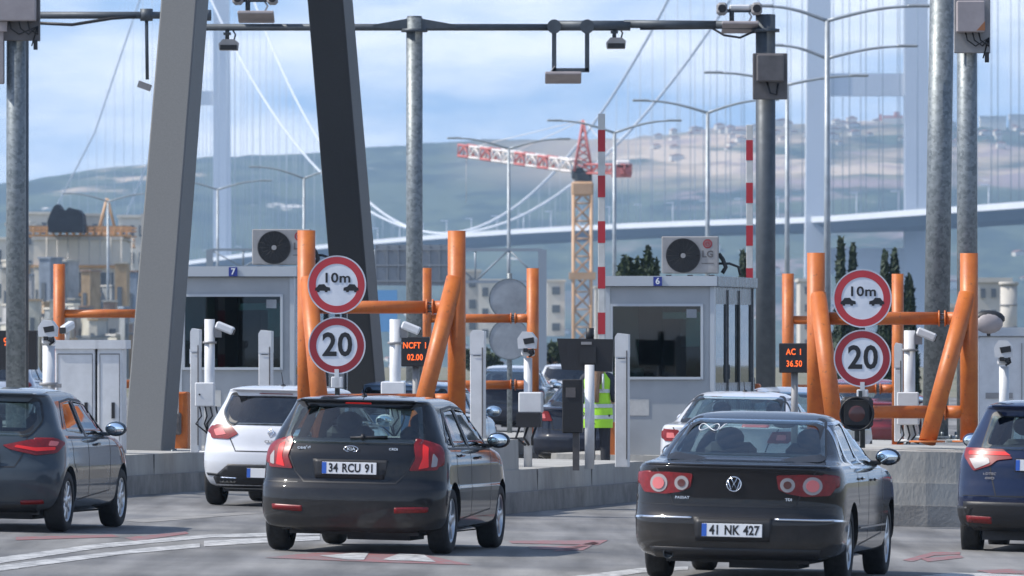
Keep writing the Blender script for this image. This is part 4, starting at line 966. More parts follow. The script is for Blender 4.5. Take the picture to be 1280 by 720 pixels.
_cache = {}
def body_mesh(sp):
    if sp['key'] in _cache: return _cache[sp['key']]
    rows = lerp_keys(sp['keys'], 5); zt = rows[-1][0]
    outer = loft(rows)
    cav_rows = []
    zl, zh = .5, zt - .045; S = Surf(rows)
    for i in range(26):
        z = zl + (zh - zl) * i / 25; r_ = list(S.at(min(z + .045, zt))); r_[0] = z; r_[1] += .09; r_[3] -= .055; r_[2] = min(r_[2] - .08, sp['cowl'] + (0 if z < sp['belt'] else 9))
        if sp['sedan'] and z < sp['belt'] + .06: r_[1] = max(r_[1], sp['deckx'] - .02)
        if r_[2] - r_[1] > .5 and r_[3] > .2: cav_rows.append(r_)
    cav = loft(cav_rows, 0, 1)
    obs = []
    def mk(me, nm): o = bpy.data.objects.new(nm, me); C.objects.link(o); obs.append(o); return o
    ob = mk(outer, 'o')
    def boolm(me): m = ob.modifiers.new('b', 'BOOLEAN'); m.operation = 'DIFFERENCE'; m.solver = 'EXACT'; m.object = mk(me, 'c')
    def mbme(b):
        me = bpy.data.meshes.new('c'); me.from_pydata([tuple(v) for v in b.v], [], b.f); bm = bmesh.new(); bm.from_mesh(me); bmesh.ops.recalc_face_normals(bm, faces=bm.faces)
        for f in bm.faces: f.material_index = 1
        bm.to_mesh(me); bm.free(); me.materials.append(None); me.materials.append(None); return me
    boolm(cav)
    b = MB()
    def prismx(poly, x0, x1):
        n = len(poly); b.add([(x0, -u, z) for u, z in poly] + [(x1, -u, z) for u, z in poly], [list(range(n)), list(range(2 * n - 1, n - 1, -1))] + [[i, i + n, (i + 1) % n + n, (i + 1) % n] for i in range(n)])
    b = MB(); prismx(rpoly(sp['rwin'], .04), -.3, sp['rwx']); boolm(mbme(b))
    b = MB(); prismx(rpoly(sp['fwin'], .05), sp['fwx'], 6); boolm(mbme(b))
    for sw in sp['swins']:
        b = MB(); b.prism(rpoly(sw, .04), -1.5, 1.5); boolm(mbme(b))
    for wx in sp['wheels']:
        for sg in (-1, 1):
            b = MB(); b.cyl((wx, sg * .56, sp['wr'] + .005), (wx, sg * 1.3, sp['wr'] + .005), sp['wr'] + .045, n=40); boolm(mbme(b))
    dg = bpy.context.evaluated_depsgraph_get(); me = bpy.data.meshes.new_from_object(ob.evaluated_get(dg))
    for o in obs: d = o.data; bpy.data.objects.remove(o)
    bm = bmesh.new(); bm.from_mesh(me); bmesh.ops.remove_doubles(bm, verts=bm.verts, dist=2e-4); bm.to_mesh(me); bm.free()
    me.polygons.foreach_set('use_smooth', [True] * len(me.polygons)); me.set_sharp_from_angle(angle=R(32)); me.name = 'body'
    S = Surf(lerp_keys(sp['keys'], 16)); _cache[sp['key']] = (me, S); return me, S

_wh = {}
def wheel_meshes(r, spokes, wd=.2):
    k = (r, spokes)
    if k in _wh: return _wh[k]
    rr = r * .665
    b = MB(); b.lathe([(rr, -wd / 2 + .01), (rr + .02, -wd / 2), (r * .93, -wd / 2 + .004), (r * .985, -wd / 2 + .025), (r, -wd / 2 + .05), (r, wd / 2 - .05), (r * .985, wd / 2 - .025), (r * .93, wd / 2 - .004), (rr + .02, wd / 2), (rr, wd / 2 - .01), (rr, -wd / 2 + .01)], (0, 0, 0), (0, -1, 0), 48)
    for q in (-.045, 0, .045): b.lathe([(r + .0008, q - .004), (r - .006, q), (r + .0008, q + .004)], (0, 0, 0), (0, -1, 0), 48)
    t = b.build('wheel', M['rubber']); tm = t.data; bpy.data.objects.remove(t)
    b = MB(); yo = -wd / 2 + .012
    b.lathe([(rr, .0), (rr - .008, -.0), (rr - .022, .012), (rr - .03, .05), (rr - .03, wd - .03)], (0, yo, 0), (0, 1, 0), 48)
    for q in range(spokes):
        a = 2 * math.pi * q / spokes + .2; X = Vector((math.cos(a), 0, math.sin(a))); T = Vector((-math.sin(a), 0, math.cos(a))); Yv = Vector((0, 1, 0)); vs = []
        for d, hw, y in ((.03, .038, .015), (rr * .55, .022, .004), (rr - .012, .03, .008)):
            for t_, yy in ((-hw, y + .008), (-hw * .5, y), (hw * .5, y), (hw, y + .008), (hw, y + .04), (-hw, y + .04)): vs.append(X * d + T * t_ + Yv * (yo + yy))
        fs = []
        for k_ in range(2):
            for i in range(6): j = (i + 1) % 6; fs.append([k_ * 6 + i, k_ * 6 + j, (k_ + 1) * 6 + j, (k_ + 1) * 6 + i])
        b.add(vs, fs, False)
    b.lathe([(.0, .0), (.045, .0), (.06, .01), (.06, .05)], (0, yo, 0), (0, 1, 0), 24)
    t = b.build('rim', M['rim'], sharp=40); rm = t.data; bpy.data.objects.remove(t)
    b = MB(); b.cyl((0, yo + .06, 0), (0, yo + .09, 0), rr - .025, n=32); t = b.build('brake_disc', M['darksteel']); dm = t.data; bpy.data.objects.remove(t)
    _wh[k] = (tm, rm, dm); return _wh[k]
def obj_of(me, name, parent, loc=(0, 0, 0), rz=0):
    o = bpy.data.objects.new(name, me); C.objects.link(o); o.parent = parent; o.location = loc; o.rotation_euler = (0, 0, rz); return o

def make_car(name, sp, pnt, label, pos, yaw, plate=None, dz=0, detail=True, group='cars in the toll lanes', lit=False):
    me, S = body_mesh(sp); root = thing(name, label, 'car', group=group)
    root.matrix_world = Matrix.Translation((pos[0], pos[1], gz(pos[0]) + dz)) @ Matrix.Rotation(math.atan(SL), 4, 'Y') @ Matrix.Rotation(R(90 - yaw), 4, 'Z')
    bmx = me.copy(); bmx.materials.clear(); bmx.materials.append(pnt); bmx.materials.append(M['interior'])
    bo = obj_of(bmx, 'body', root)
    rear, sideR, sideL, front = S.fn('rear'), S.fn('side', -1), S.fn('side', 1), S.fn('front')
    gl = M[sp.get('glass', 'glass')]; g2 = M[sp.get('sglass', 'glass')]
    zs = [p[1] for p in sp['rwin']]; U = max(abs(p[0]) for p in sp['rwin']); za, zc_ = min(zs), max(zs); zm = (za + zc_) / 2
    cc = [S.rear(0, z).x for z in (za, zm, zc_)]; ee = [S.rear(U * .85, z).x - c_ for z, c_ in zip((za, zm, zc_), cc)]
    def rearg(u, z, off):
        t = (z - za) / (zc_ - za); q = lambda a: a[0] * (2 * t - 1) * (t - 1) + a[1] * 4 * t * (1 - t) + a[2] * t * (2 * t - 1)
        return Vector((q(cc) + q(ee) * (abs(u) / (U * .85)) ** 2.6 - off - .003, -u, z + off * .5))
    b = MB(); patch(b, rpoly(grow(sp['rwin'], .03), .06), rearg, .003, .006); b.build('rear_window', gl, root)
    b = MB()                                                     # black glass border
    po = rpoly(grow(sp['rwin'], .045), .06, 5); pi = rpoly(grow(sp['rwin'], -.015), .06, 5)
    for i in range(len(po)):
        j = (i + 1) % len(po); q = [po[i], po[j], pi[j], pi[i]]
        b.add([rear(a, c, .006) for a, c in q], [(0, 1, 2, 3)], True)
    b.build('window_border', M['ink'], root)
    b = MB(); patch(b, rpoly(grow(sp['fwin'], .03), .06), front, .003, .006); b.build('windscreen', gl, root)
    for sw in sp['swins']:
        for sg, fn in ((-1, sideR), (1, sideL)):
            b = MB(); patch(b, rpoly(grow(sw, .015), .04), fn, -.004, .004, .08); b.build('side_window', g2, root)
    for sg, fn in ((-1, sideR), (1, sideL)):                        # window trim and gaps
        b = MB(); sw = sp['swins']; al = [p for w_ in sw for p in w_]; x0 = min(p[0] for p in al); x1 = max(p[0] for p in al)
        bz = sp['belt'] - .012; strip(b, [(x0 - .05, bz + .01), (x1 + .05, bz - .01)], fn, .02, .004); 
        top = sp['trimtop']; strip(b, top, fn, .022, .003)
        for xp in sp['pillars']: strip(b, [(xp[0], bz), (xp[1], xp[2])], fn, .075, .0025)
        b.build('window_trim', M['chrome'] if sp.get('chrome') else M['ink'], root)
        b = MB()
        for ln in sp['gaps']: strip(b, ln, fn, .013, .002)
        b.build('door_gap', M['ink'], root)
        for hx, hz in sp['handles']:
            b = MB(); c = S.side(hx, hz, sg); b.box((hx, c.y + sg * .02, hz), (.17, .025, .028), bev=.01); b.build('door_handle', pnt, root)
        if 'sidestrip' in sp:
            b = MB()
            for ln in sp['sidestrip'][0]: strip(b, ln, fn, sp['sidestrip'][2], .006)
            b.build('side_moulding', M[sp['sidestrip'][1]], root)
        if 'cladding' in sp:
            b = MB()
            for pl_ in sp['cladding']: patch(b, pl_, fn, .008, .02, .06)
            b.build('sill_cladding', M['black'], root)
    for ln in [sp['hatch']]:
        b = MB(); strip(b, ln, rear, .014, .002); strip(b, sp['bumpgap'], rear, .008, .002); b.build('tailgate_gap', M['ink'], root)
    for k in (-1, 1):                                              # tail lights
        b = MB(); pl_ = [(k * u, z) for u, z in sp['tail']]
        if k < 0: pl_ = pl_[::-1]
        patch(b, rpoly(pl_, .02, 3), rear, .012, .035, .03); tl_ = b.build('tail_light', M['lamp_red'], root, sharp=45)
        if 'tailside' in sp:
            b = MB(); patch(b, rpoly(sp['tailside'], .02, 3), sideR if k > 0 else sideL, .01, .03, .03); b.build('side_lens', M['lamp_red'], tl_)
        for el in sp.get('tail_detail', []):
            kind, args, m = el
            b = MB()
            if kind == 'poly':
                q = [(k * u, z) for u, z in args]; q = q[::-1] if k < 0 else q; patch(b, rpoly(q, .012, 3), rear, .016, .006, .03)
            elif kind == 'disc':
                u, z, r_ = args; q = [(k * u + r_ * math.cos(t * math.pi / 12), z + r_ * math.sin(t * math.pi / 12)) for t in range(24)]; patch(b, q, rear, .016 + .004 * (r_ < .077) + .004 * (r_ < .059), .006, .03)
            elif kind == 'ring':
                u, z, r0, r1 = args; fsr = []
                for t in range(24):
                    a0_, a1_ = t * math.pi / 12, (t + 1) * math.pi / 12
                    b.add([rear(k * u + r_ * math.cos(a_), z + r_ * math.sin(a_), .021) for r_, a_ in ((r0, a0_), (r1, a0_), (r1, a1_), (r0, a1_))], [(0, 1, 2, 3)])
            b.build('lamp_insert', M[m], tl_, sharp=45)
        if 'refl' in sp:
            b = MB(); q = [(k * u, z) for u, z in sp['refl']]; q = q[::-1] if k < 0 else q; patch(b, rpoly(q, .012, 3), rear, .008, .014, .04); b.build('reflector', M['lamp_red'], root)
        b = MB(); q = [(k * u, z) for u, z in ((.5, .62), (.82, .68), (.84, .8), (.6, .74))]; q = q[::-1] if k < 0 else q; patch(b, q, front, .008, .02, .05); b.build('headlight', M['lamp_clear'], root)
    for m_, polys in sp.get('bumper', []):
        for pl_ in polys:
            b = MB(); patch(b, pl_, rear, .007, .02, .05); b.build('bumper_trim', M[m_] if m_ in M else m_, root)
    if 'exhaust' in sp:
        u, z, r_ = sp['exhaust']; p = S.rear(u, z); b = MB(); b.lathe([(r_ * .85, .25), (r_ * .85, 0), (r_, 0), (r_, .25)], (p.x - .03, -u, z), (1, 0, 0), 20); b.cyl((p.x + .02, -u, z), (p.x + .03, -u, z), r_ * .84, n=20); b.build('exhaust_pipe', M['darksteel'], root)
    if plate:
        uz = sp['platepos']; p = S.rear(uz[0], uz[1]); tilt = sp.get('ptilt', 0)
        pr = bpy.data.objects.new('number_plate', None)
        b = MB(); b.box((0, 0, 0), (.01, .52, .112), bev=.002); pp = b.build('number_plate', M['plate'], root); pp.location = (p.x - sp.get('plo', .03), -uz[0], uz[1]); pp.rotation_euler = (0, tilt, 0)
        bpy.data.objects.remove(pr)
        b = MB(); b.box((-.0055, .24, 0), (.002, .042, .108)); b.build('country_band', M['plateblue'], pp)
        b = MB(); b.box((.006, 0, 0), (.006, .545, .135), bev=.004); b.build('plate_frame', M['ink'], pp)
        textobj('plate_text', plate, .11, M['ink'], pp, (-.0062, -.02, -.002), (R(90), 0, R(-90)), ext=.0008, bold=.0035, sx=sp.get('psx', .8))
    # underbody, wheels
    Lx = sp['keys'][3][2]
    b = MB(); b.b2((.35, -.62, .17), (Lx - .35, .62, .34)); b.b2((.55, -.5, .12), (1.3, .1, .2)); b.build('underbody', M['interior'], root)
    for wx in sp['wheels']:
        for sg in (-1, 1):
            tm, rm, dm = wheel_meshes(sp['wr'], sp['spokes']); wy = sg * (sp['track'])
            wl = obj_of(tm, 'wheel', root, (wx, wy, sp['wr']), 0 if sg < 0 else math.pi)
            obj_of(rm, 'rim', wl); obj_of(dm, 'brake_disc', wl)
    # mirrors
    mx_, mz = sp['mirror']
    for sg in (-1, 1):
        c = S.side(mx_, mz, sg); b = MB(); b.ell((mx_ + .03, c.y + sg * .15, mz + .035), (.075, .115, .078), 18); b.box((mx_ + .03, c.y + sg * .03, mz - .02), (.07, .12, .04), bev=.01)
        mo = b.build('door_mirror', M['black'] if sp.get('blackmirror') else pnt, root)
        b = MB(); b.ell((mx_ - .028, c.y + sg * .15, mz + .035), (.02, .095, .06), 18); b.build('mirror_glass', M['mirror'], mo)
    # cabin
    for sx, sy in ((sp['seat'], -.36), (sp['seat'], .36)):
        b = MB(); b.box((sx, sy, .88), (.16, .46, .62), bev=.06, M=Matrix.Rotation(R(-14), 4, 'Y')); st = b.build('seat', M['interior'], root)
        b = MB(); b.ell((sx - .12, sy, sp['hrz']), (.06, .13, .1), 14); b.build('headrest', M['interior'], st)
    b = MB(); b.box((sp['seat'] - .95, 0, sp['belt'] - .22), (.16, 1.15, .44), bev=.06, M=Matrix.Rotation(R(-16), 4, 'Y')); st = b.build('rear_seat', M['interior'], root)
    for sy in (-.36, 0, .36):
        b = MB(); b.ell((sp['seat'] - 1.04, sy, sp['belt'] + .02), (.05, .11, .065), 12); b.build('headrest', M['interior'], st)
    b = MB(); b.box((sp['cowl'] - .25, 0, sp['belt'] - .13), (.5, 1.2, .2), bev=.05); b.build('dashboard', M['interior'], root)
    b = MB(); b.ell((sp['cowl'] - .35, 0, sp['roofz'] - .13), (.02, .1, .03), 12); b.build('rearview_mirror', M['ink'], root)
    return root, S, rear

def spec(**k): return k
KIA = spec(key='hatch_a', sedan=False, belt=1.0, cowl=3.25, roofz=1.48, deckx=0,
    keys=[(.20, .16, 4.04, .74, .42, .7), (.25, .06, 4.16, .84, .42, .75), (.36, .01, 4.21, .885, .42, .8), (.50, .0, 4.24, .893, .42, .85), (.60, .015, 4.23, .895, .42, .9), (.655, .05, 4.2, .89, .42, .9), (.70, .075, 4.18, .888, .42, .9), (.85, .09, 4.08, .882, .43, .9),
          (.93, .11, 3.92, .872, .43, .9), (.99, .145, 3.45, .855, .42, .8), (1.02, .165, 3.3, .835, .42, .7), (1.10, .21, 3.12, .80, .40, .6), (1.22, .30, 2.86, .745, .38, .55), (1.34, .40, 2.58, .69, .36, .5), (1.405, .42, 2.38, .655, .34, .5), (1.43, .40, 2.26, .635, .32, .5),
          (1.455, .52, 2.1, .58, .4, .5), (1.472, .75, 1.9, .47, .45, .45), (1.48, 1.05, 1.65, .25, .25, .25)],
    rwin=[(-.64, 1.06), (.64, 1.06), (.565, 1.375), (-.565, 1.375)], rwx=1.0, fwin=[(-.62, 1.06), (.62, 1.06), (.52, 1.36), (-.52, 1.36)], fwx=2.2,
    swins=[[(.62, 1.03), (.84, 1.02), (.98, 1.28)][::-1], [(.92, 1.01), (1.62, 1.005), (1.62, 1.36), (1.14, 1.34)], [(1.72, 1.005), (2.72, 1.0), (2.28, 1.33), (1.72, 1.365)]],
    trimtop=[(.6, 1.05), (1.05, 1.36), (1.6, 1.385), (2.25, 1.36), (2.8, 1.02)], pillars=[(1.67, 1.67, 1.375), (.88, 1.06, 1.33)],
    gaps=[[(.88, 1.0), (.92, .72), (1.0, .62)], [(1.66, 1.0), (1.66, .35), (1.1, .32)], [(2.74, 1.0), (2.7, .4), (1.66, .35)]],
    handles=[(1.12, .93), (2.0, .9)], wheels=(.74, 3.39), wr=.315, track=.775, spokes=5, mirror=(2.55, 1.03), seat=2.0, hrz=1.22,
    hatch=[(-.66, 1.03), (-.53, .76), (-.44, .665), (.44, .665), (.53, .76), (.66, 1.03)], bumpgap=[(-.86, .66), (-.5, .66)],
    tail=[(.80, .795), (.82, .89), (.745, 1.0), (.61, 1.09), (.575, 1.04), (.61, .9), (.555, .785)],
    tail_detail=[('poly', [(.635, .80), (.725, .82), (.71, 1.0), (.655, 1.03), (.67, .9)], 'lamp_lit'), ('poly', [(.745, .82), (.79, .83), (.795, .9), (.755, .95)], 'lamp_clear')],
    tailside=[(.17, .8), (.34, .84), (.42, 1.02), (.28, 1.09), (.22, .95)],
    refl=[(.44, .385), (.74, .40), (.75, .45), (.44, .44)], platepos=(0, .80), ptilt=0, plo=.03,
    bumper=[('ink', [[(-.33, .7), (.33, .7), (.36, .88), (-.36, .88)]])])
VW = spec(key='sedan_a', sedan=True, belt=1.0, cowl=3.55, roofz=1.465, deckx=.62,
    keys=[(.20, .14, 4.6, .76, .5, .8), (.26, .05, 4.7, .86, .5, .85), (.38, .0, 4.76, .9, .5, .85), (.53, .0, 4.77, .908, .5, .9), (.60, .035, 4.75, .91, .5, .9), (.70, .05, 4.72, .91, .5, .9), (.86, .05, 4.6, .905, .5, .9),
          (.94, .045, 4.35, .893, .5, .9), (.99, .035, 3.85, .872, .5, .9), (1.015, .075, 3.7, .85, .5, .8), (1.035, .40, 3.6, .82, .45, .7), (1.055, .60, 3.52, .795, .4, .6), (1.15, .86, 3.28, .745, .36, .5), (1.27, 1.13, 2.95, .69, .34, .5), (1.36, 1.36, 2.7, .645, .32, .5),
          (1.40, 1.50, 2.52, .61, .32, .5), (1.435, 1.68, 2.34, .54, .3, .45), (1.455, 1.82, 2.2, .42, .18, .18), (1.465, 1.93, 2.12, .22, .08, .08)],
    rwin=[(-.66, 1.085), (.66, 1.085), (.55, 1.365), (-.55, 1.365)], rwx=1.9, fwin=[(-.62, 1.08), (.62, 1.08), (.52, 1.35), (-.52, 1.35)], fwx=2.45,
    swins=[[(1.42, 1.02), (1.62, 1.35), (2.08, 1.37), (2.08, 1.015)][::-1], [(2.18, 1.01), (3.12, 1.005), (2.66, 1.33), (2.18, 1.37)], [(1.12, 1.04), (1.34, 1.03), (1.46, 1.24)][::-1]],
    trimtop=[(1.0, 1.03), (1.5, 1.365), (2.1, 1.385), (2.65, 1.35), (3.2, 1.02)], pillars=[(2.13, 2.13, 1.375), (1.38, 1.54, 1.33)], chrome=True,
    gaps=[[(1.38, 1.0), (1.42, .75), (1.5, .65)], [(2.13, 1.0), (2.13, .35), (1.6, .32)], [(3.15, 1.0), (3.12, .4), (2.13, .35)]],
    handles=[(1.6, .9), (2.48, .88)], wheels=(1.09, 3.80), wr=.325, track=.78, spokes=7, mirror=(3.0, 1.04), seat=2.42, hrz=1.22,
    hatch=[(-.70, .985), (-.57, .78), (-.53, .66), (.53, .66), (.57, .78), (.70, .985)], bumpgap=[(-.88, .665), (-.53, .665), (.53, .665), (.88, .665)],
    tail=[(.38, .81), (.46, .775), (.60, .752), (.80, .765), (.85, .85), (.82, .935), (.6, .942), (.36, .93)],
    tail_detail=[('disc', (.66, .845, .078), 'lamp_clear'), ('disc', (.66, .845, .052), 'lamp_pink'), ('disc', (.455, .85, .062), 'lamp_clear'), ('disc', (.455, .85, .034), 'lamp_dim')],
    tailside=[(.14, .79), (.34, .84), (.36, .93), (.2, .95)],
    sidestrip=([[(.22, .552), (.72, .54)], [(1.55, .47), (3.4, .47)]], 'chrome', .016),
    bumper=[('chrome', [[(-.84, .545), (-.36, .548), (-.36, .565), (-.84, .562)], [(.36, .548), (.84, .545), (.84, .562), (.36, .565)]]), ('ink', [[(-.32, .36), (.32, .36), (.34, .56), (-.34, .56)]]), ('black', [[(-.7, .21), (.7, .21), (.74, .3), (-.74, .3)]])],
    exhaust=(-.57, .24, .045), platepos=(0, .455), plo=.025)
CLIO = spec(key='hatch_b', sedan=False, belt=.96, cowl=3.0, roofz=1.45, deckx=0, glass='glass_dark', sglass='glass_dark',
    keys=[(.20, .18, 3.84, .72, .45, .7), (.26, .07, 3.96, .82, .45, .75), (.38, .02, 4.02, .86, .45, .8), (.52, .0, 4.06, .868, .45, .85), (.62, .01, 4.05, .868, .45, .9), (.72, .05, 4.0, .864, .45, .9), (.84, .08, 3.9, .855, .45, .9),
          (.92, .11, 3.6, .838, .45, .8), (.97, .14, 3.15, .815, .43, .7), (1.04, .19, 2.98, .775, .4, .6), (1.16, .28, 2.74, .72, .38, .55), (1.29, .38, 2.46, .665, .36, .5), (1.355, .38, 2.28, .635, .34, .5), (1.385, .36, 2.18, .615, .32, .5),
          (1.415, .50, 2.0, .56, .4, .5), (1.438, .75, 1.8, .44, .45, .45), (1.448, 1.0, 1.55, .22, .2, .2)],
    rwin=[(-.50, .995), (.50, .995), (.60, 1.12), (.53, 1.31), (-.53, 1.31), (-.60, 1.12)], rwx=1.0, fwin=[(-.6, 1.02), (.6, 1.02), (.5, 1.31), (-.5, 1.31)], fwx=2.1,
    swins=[[(.78, 1.02), (1.5, .985), (1.5, 1.32), (1.05, 1.29)], [(1.6, .98), (2.55, .965), (2.15, 1.28), (1.6, 1.32)]],
    trimtop=[(.7, 1.05), (1.0, 1.31), (1.5, 1.34), (2.15, 1.31), (2.65, .98)], pillars=[(1.55, 1.55, 1.33)],
    gaps=[[(.8, .97), (.84, .7), (.98, .6)], [(1.55, .97), (1.55, .35), (1.1, .32)], [(2.6, .97), (2.55, .4), (1.55, .35)]],
    handles=[(1.95, .88)], wheels=(.64, 3.23), wr=.31, track=.755, spokes=5, mirror=(2.4, 1.0), seat=1.9, hrz=1.2,
    hatch=[(-.52, .98), (-.50, .8), (-.42, .655), (.42, .655), (.50, .8), (.52, .98)], bumpgap=[(-.42, .655), (.42, .655)],
    tail=[(.40, .86), (.52, .795), (.74, .80), (.79, .9), (.70, .965), (.5, .955)],
    tail_detail=[('poly', [(.55, .85), (.68, .83), (.72, .9), (.62, .93)], 'lamp_pink')], tailside=[(.16, .82), (.36, .88), (.34, .95), (.2, .95)],
    bumper=[('black', [[(-.66, .22), (.66, .22), (.70, .34), (.50, .50), (-.50, .50), (-.70, .34)]]), ('chrome', [[(-.62, .28), (-.42, .28), (-.40, .34), (-.60, .345)], [(.42, .28), (.62, .28), (.60, .345), (.40, .34)]]), ('ink', [[(-.78, .36), (-.62, .355), (-.62, .385), (-.8, .39)]])],
    platepos=(0, .40), plo=.03)
import copy
REN = copy.deepcopy(CLIO); REN.update(key='hatch_c', glass='glass',
    tail=[(.28, .87), (.36, .83), (.62, .775), (.80, .80), (.85, .90), (.78, .945), (.55, .93)],
    tail_detail=[('poly', [(.40, .852), (.62, .815), (.78, .83), (.78, .86), (.6, .85), (.42, .875)], 'lamp_lit'), ('poly', [(.72, .87), (.79, .87), (.80, .91), (.73, .92)], 'lamp_pink')],
    refl=[(.48, .28), (.70, .29), (.70, .33), (.48, .32)], platepos=(0, .72), spokes=9,
    bumper=[('black', [[(-.6, .2), (.6, .2), (.64, .3), (-.64, .3)]])])
HRV = spec(key='suv', sedan=False, belt=1.06, cowl=3.15, roofz=1.6, deckx=0,
    keys=[(.26, .2, 4.1, .74, .42, .7), (.32, .08, 4.2, .84, .42, .75), (.45, .02, 4.26, .878, .42, .8), (.60, .0, 4.29, .885, .42, .85), (.70, .015, 4.28, .885, .42, .9), (.80, .04, 4.22, .882, .42, .9), (.92, .05, 4.12, .875, .43, .9),
          (1.02, .10, 3.85, .862, .43, .9), (1.07, .13, 3.3, .84, .42, .7), (1.14, .18, 3.12, .805, .4, .6), (1.27, .30, 2.85, .75, .38, .55), (1.42, .44, 2.5, .69, .36, .5), (1.49, .46, 2.3, .655, .34, .5), (1.525, .44, 2.2, .63, .32, .5),
          (1.56, .56, 2.02, .57, .4, .5), (1.59, .8, 1.8, .45, .45, .45), (1.6, 1.05, 1.6, .22, .2, .2)],
    rwin=[(-.60, 1.12), (.60, 1.12), (.52, 1.43), (-.52, 1.43)], rwx=1.1, fwin=[(-.6, 1.14), (.6, 1.14), (.5, 1.44), (-.5, 1.44)], fwx=2.2,
    swins=[[(.95, 1.13), (1.6, 1.09), (1.6, 1.45), (1.2, 1.41)], [(1.7, 1.085), (2.65, 1.07), (2.25, 1.41), (1.7, 1.45)]],
    trimtop=[(.85, 1.16), (1.15, 1.43), (1.6, 1.475), (2.25, 1.44), (2.75, 1.09)], pillars=[(1.65, 1.65, 1.46)],
    gaps=[[(.95, 1.08), (.98, .8), (1.1, .7)], [(1.65, 1.08), (1.65, .42), (1.15, .4)], [(2.7, 1.08), (2.65, .45), (1.65, .42)]],
    handles=[(2.05, .98)], wheels=(.80, 3.41), wr=.335, track=.765, spokes=5, mirror=(2.5, 1.12), seat=2.0, hrz=1.32,
    hatch=[(-.56, 1.1), (-.52, .85), (-.46, .62), (.46, .62), (.52, .85), (.56, 1.1)], bumpgap=[(-.86, .62), (-.46, .62)],
    tail=[(.30, 1.0), (.46, .98), (.52, .93), (.70, .87), (.80, 1.0), (.80, 1.10), (.40, 1.09)],
    tail_detail=[('poly', [(.32, 1.03), (.76, 1.03), (.76, 1.065), (.38, 1.065)], 'lamp_lit'), ('poly', [(.53, .95), (.68, .89), (.75, .99), (.55, 1.0)], 'lamp_clear')], tailside=[(.16, .92), (.3, 1.0), (.42, 1.1), (.2, 1.1)],
    refl=[(.5, .34), (.76, .35), (.77, .42), (.5, .41)],
    cladding=[[(.2, .3), (.45, .34), (.42, .52), (.12, .5)], [(1.2, .3), (3.0, .3), (3.0, .42), (1.2, .42)]],
    bumper=[('black', [[(-.70, .27), (.70, .27), (.80, .40), (.80, .56), (-.80, .56), (-.80, .40)]])], platepos=(0, .94), plo=.03)

PB = paint('paint_black', (.010, .011, .014), .3, .28); PV = paint('paint_dark_brown', (.011, .0105, .012), .35, .3); PG = paint('paint_slate', (.045, .06, .075), .5, .3)
PW = paint('paint_white', (.64, .66, .7), 0, .3); PU = paint('paint_blue', (.007, .016, .052), .5, .28); PS = paint('paint_silver', (.45, .5, .58), .5, .3); PN = paint('paint_navy', (.012, .018, .035), .4, .3); PR = paint('paint_red', (.25, .015, .02), .2, .3); PL = paint('paint_light_blue', (.16, .26, .4), .3, .3)
def cx(px, s): return ((px - 640) / s, F / s)
kia, S, rr = make_car('hatchback_car', KIA, PB, 'black hatchback with plate 34 RCU 91, the nearest car left of centre', cx(433, 133), 9.8, '34 RCU 91')
def badge_text(root, t, size, u, z, S, off=.012, m='chrome', sx=1.2):
    p = S.rear(u, z); return textobj('badge', t, size, M[m], root, (p.x - off, -u, z), (R(90), 0, R(-90)), ext=.002, bold=.001, sx=sx)
p = S.rear(0, .98)
b = MB(); pts = [(p.x - .012 + .0, .066 * math.cos(t * math.pi / 16), .98 + .028 * math.sin(t * math.pi / 16)) for t in range(33)]; b.tube(pts, .0045, n=6); em = b.build('emblem', M['chrome'], kia)
badge_text(kia, 'KIA', .04, 0, .979, S, .012, sx=1.25); badge_text(kia, 'cee\'d', .045, -.46, .985, S, sx=1.3); badge_text(kia, 'CRDi', .03, .40, .985, S)
b = MB(); q = [(-.12, 1.405), (.13, 1.405), (.12, 1.435), (-.11, 1.435)]; patch(b, q, rr, .006, .01); b.build('third_brake_light', M['lamp_lit'], kia)
b = MB(); p0 = rr(-.02, 1.075, .02); p1 = rr(.33, 1.09, .02); b.tube([p0, (p0 + p1) / 2, p1], .012, n=6); b.tube([rr(.1, 1.06, .03), rr(.1, 1.1, .03)], .02); b.build('wiper', M['ink'], kia)
b = MB(); b.tube([(.85, .02, 1.475), (.68, .02, 1.62)], .006, n=6, r2=.003); b.cyl((.85, .02, 1.46), (.84, .02, 1.49), .025); b.build('antenna', M['ink'], kia)
b = MB(); b.box((.5, 0, 1.435), (.22, 1.1, .018), bev=.006); b.build('roof_spoiler', PB, kia)

vw, S, rr = make_car('sedan_car', VW, PV, 'black sedan with plate 41 NK 427 and double round tail lights, right of centre', cx(914, 146), 9.6, '41 NK 427', dz=-.01)
p = S.rear(0, .85); xx = p.x - .01
b = MB(); c0 = .85
b.tube([(xx, .062 * math.cos(t * math.pi / 16), c0 + .062 * math.sin(t * math.pi / 16)) for t in range(33)], .006, n=6)
for pl_ in ([(-.026, .054), (0, -.002), (.026, .054)], [(-.052, .03), (-.026, -.05), (0, .006), (.026, -.05), (.052, .03)]): b.tube([(xx, -a, c0 + c) for a, c in pl_], .006, n=6)
b.build('emblem', M['chrome'], vw)
badge_text(vw, 'PASSAT', .03, -.45, .725, S); badge_text(vw, 'TDI', .03, .47, .725, S)
b = MB(); patch(b, [(-.12, 1.335), (.12, 1.335), (.12, 1.358), (-.12, 1.358)], rr, -.006, .004); b.build('third_brake_light', M['lamp_pink'], vw)
b = MB(); q = []
for t in range(30): a = t / 29 * 2 * math.pi; q.append(rr(-.40 + .09 * math.sin(a), 1.315 + .028 * math.sin(2 * a), .008))
b.tube(q, .004, n=5); b.tube([rr(-.3, 1.3, .008), rr(-.27, 1.34, .008), rr(-.25, 1.345, .008)], .005, n=5); b.build('window_sticker', M['plate'], vw)
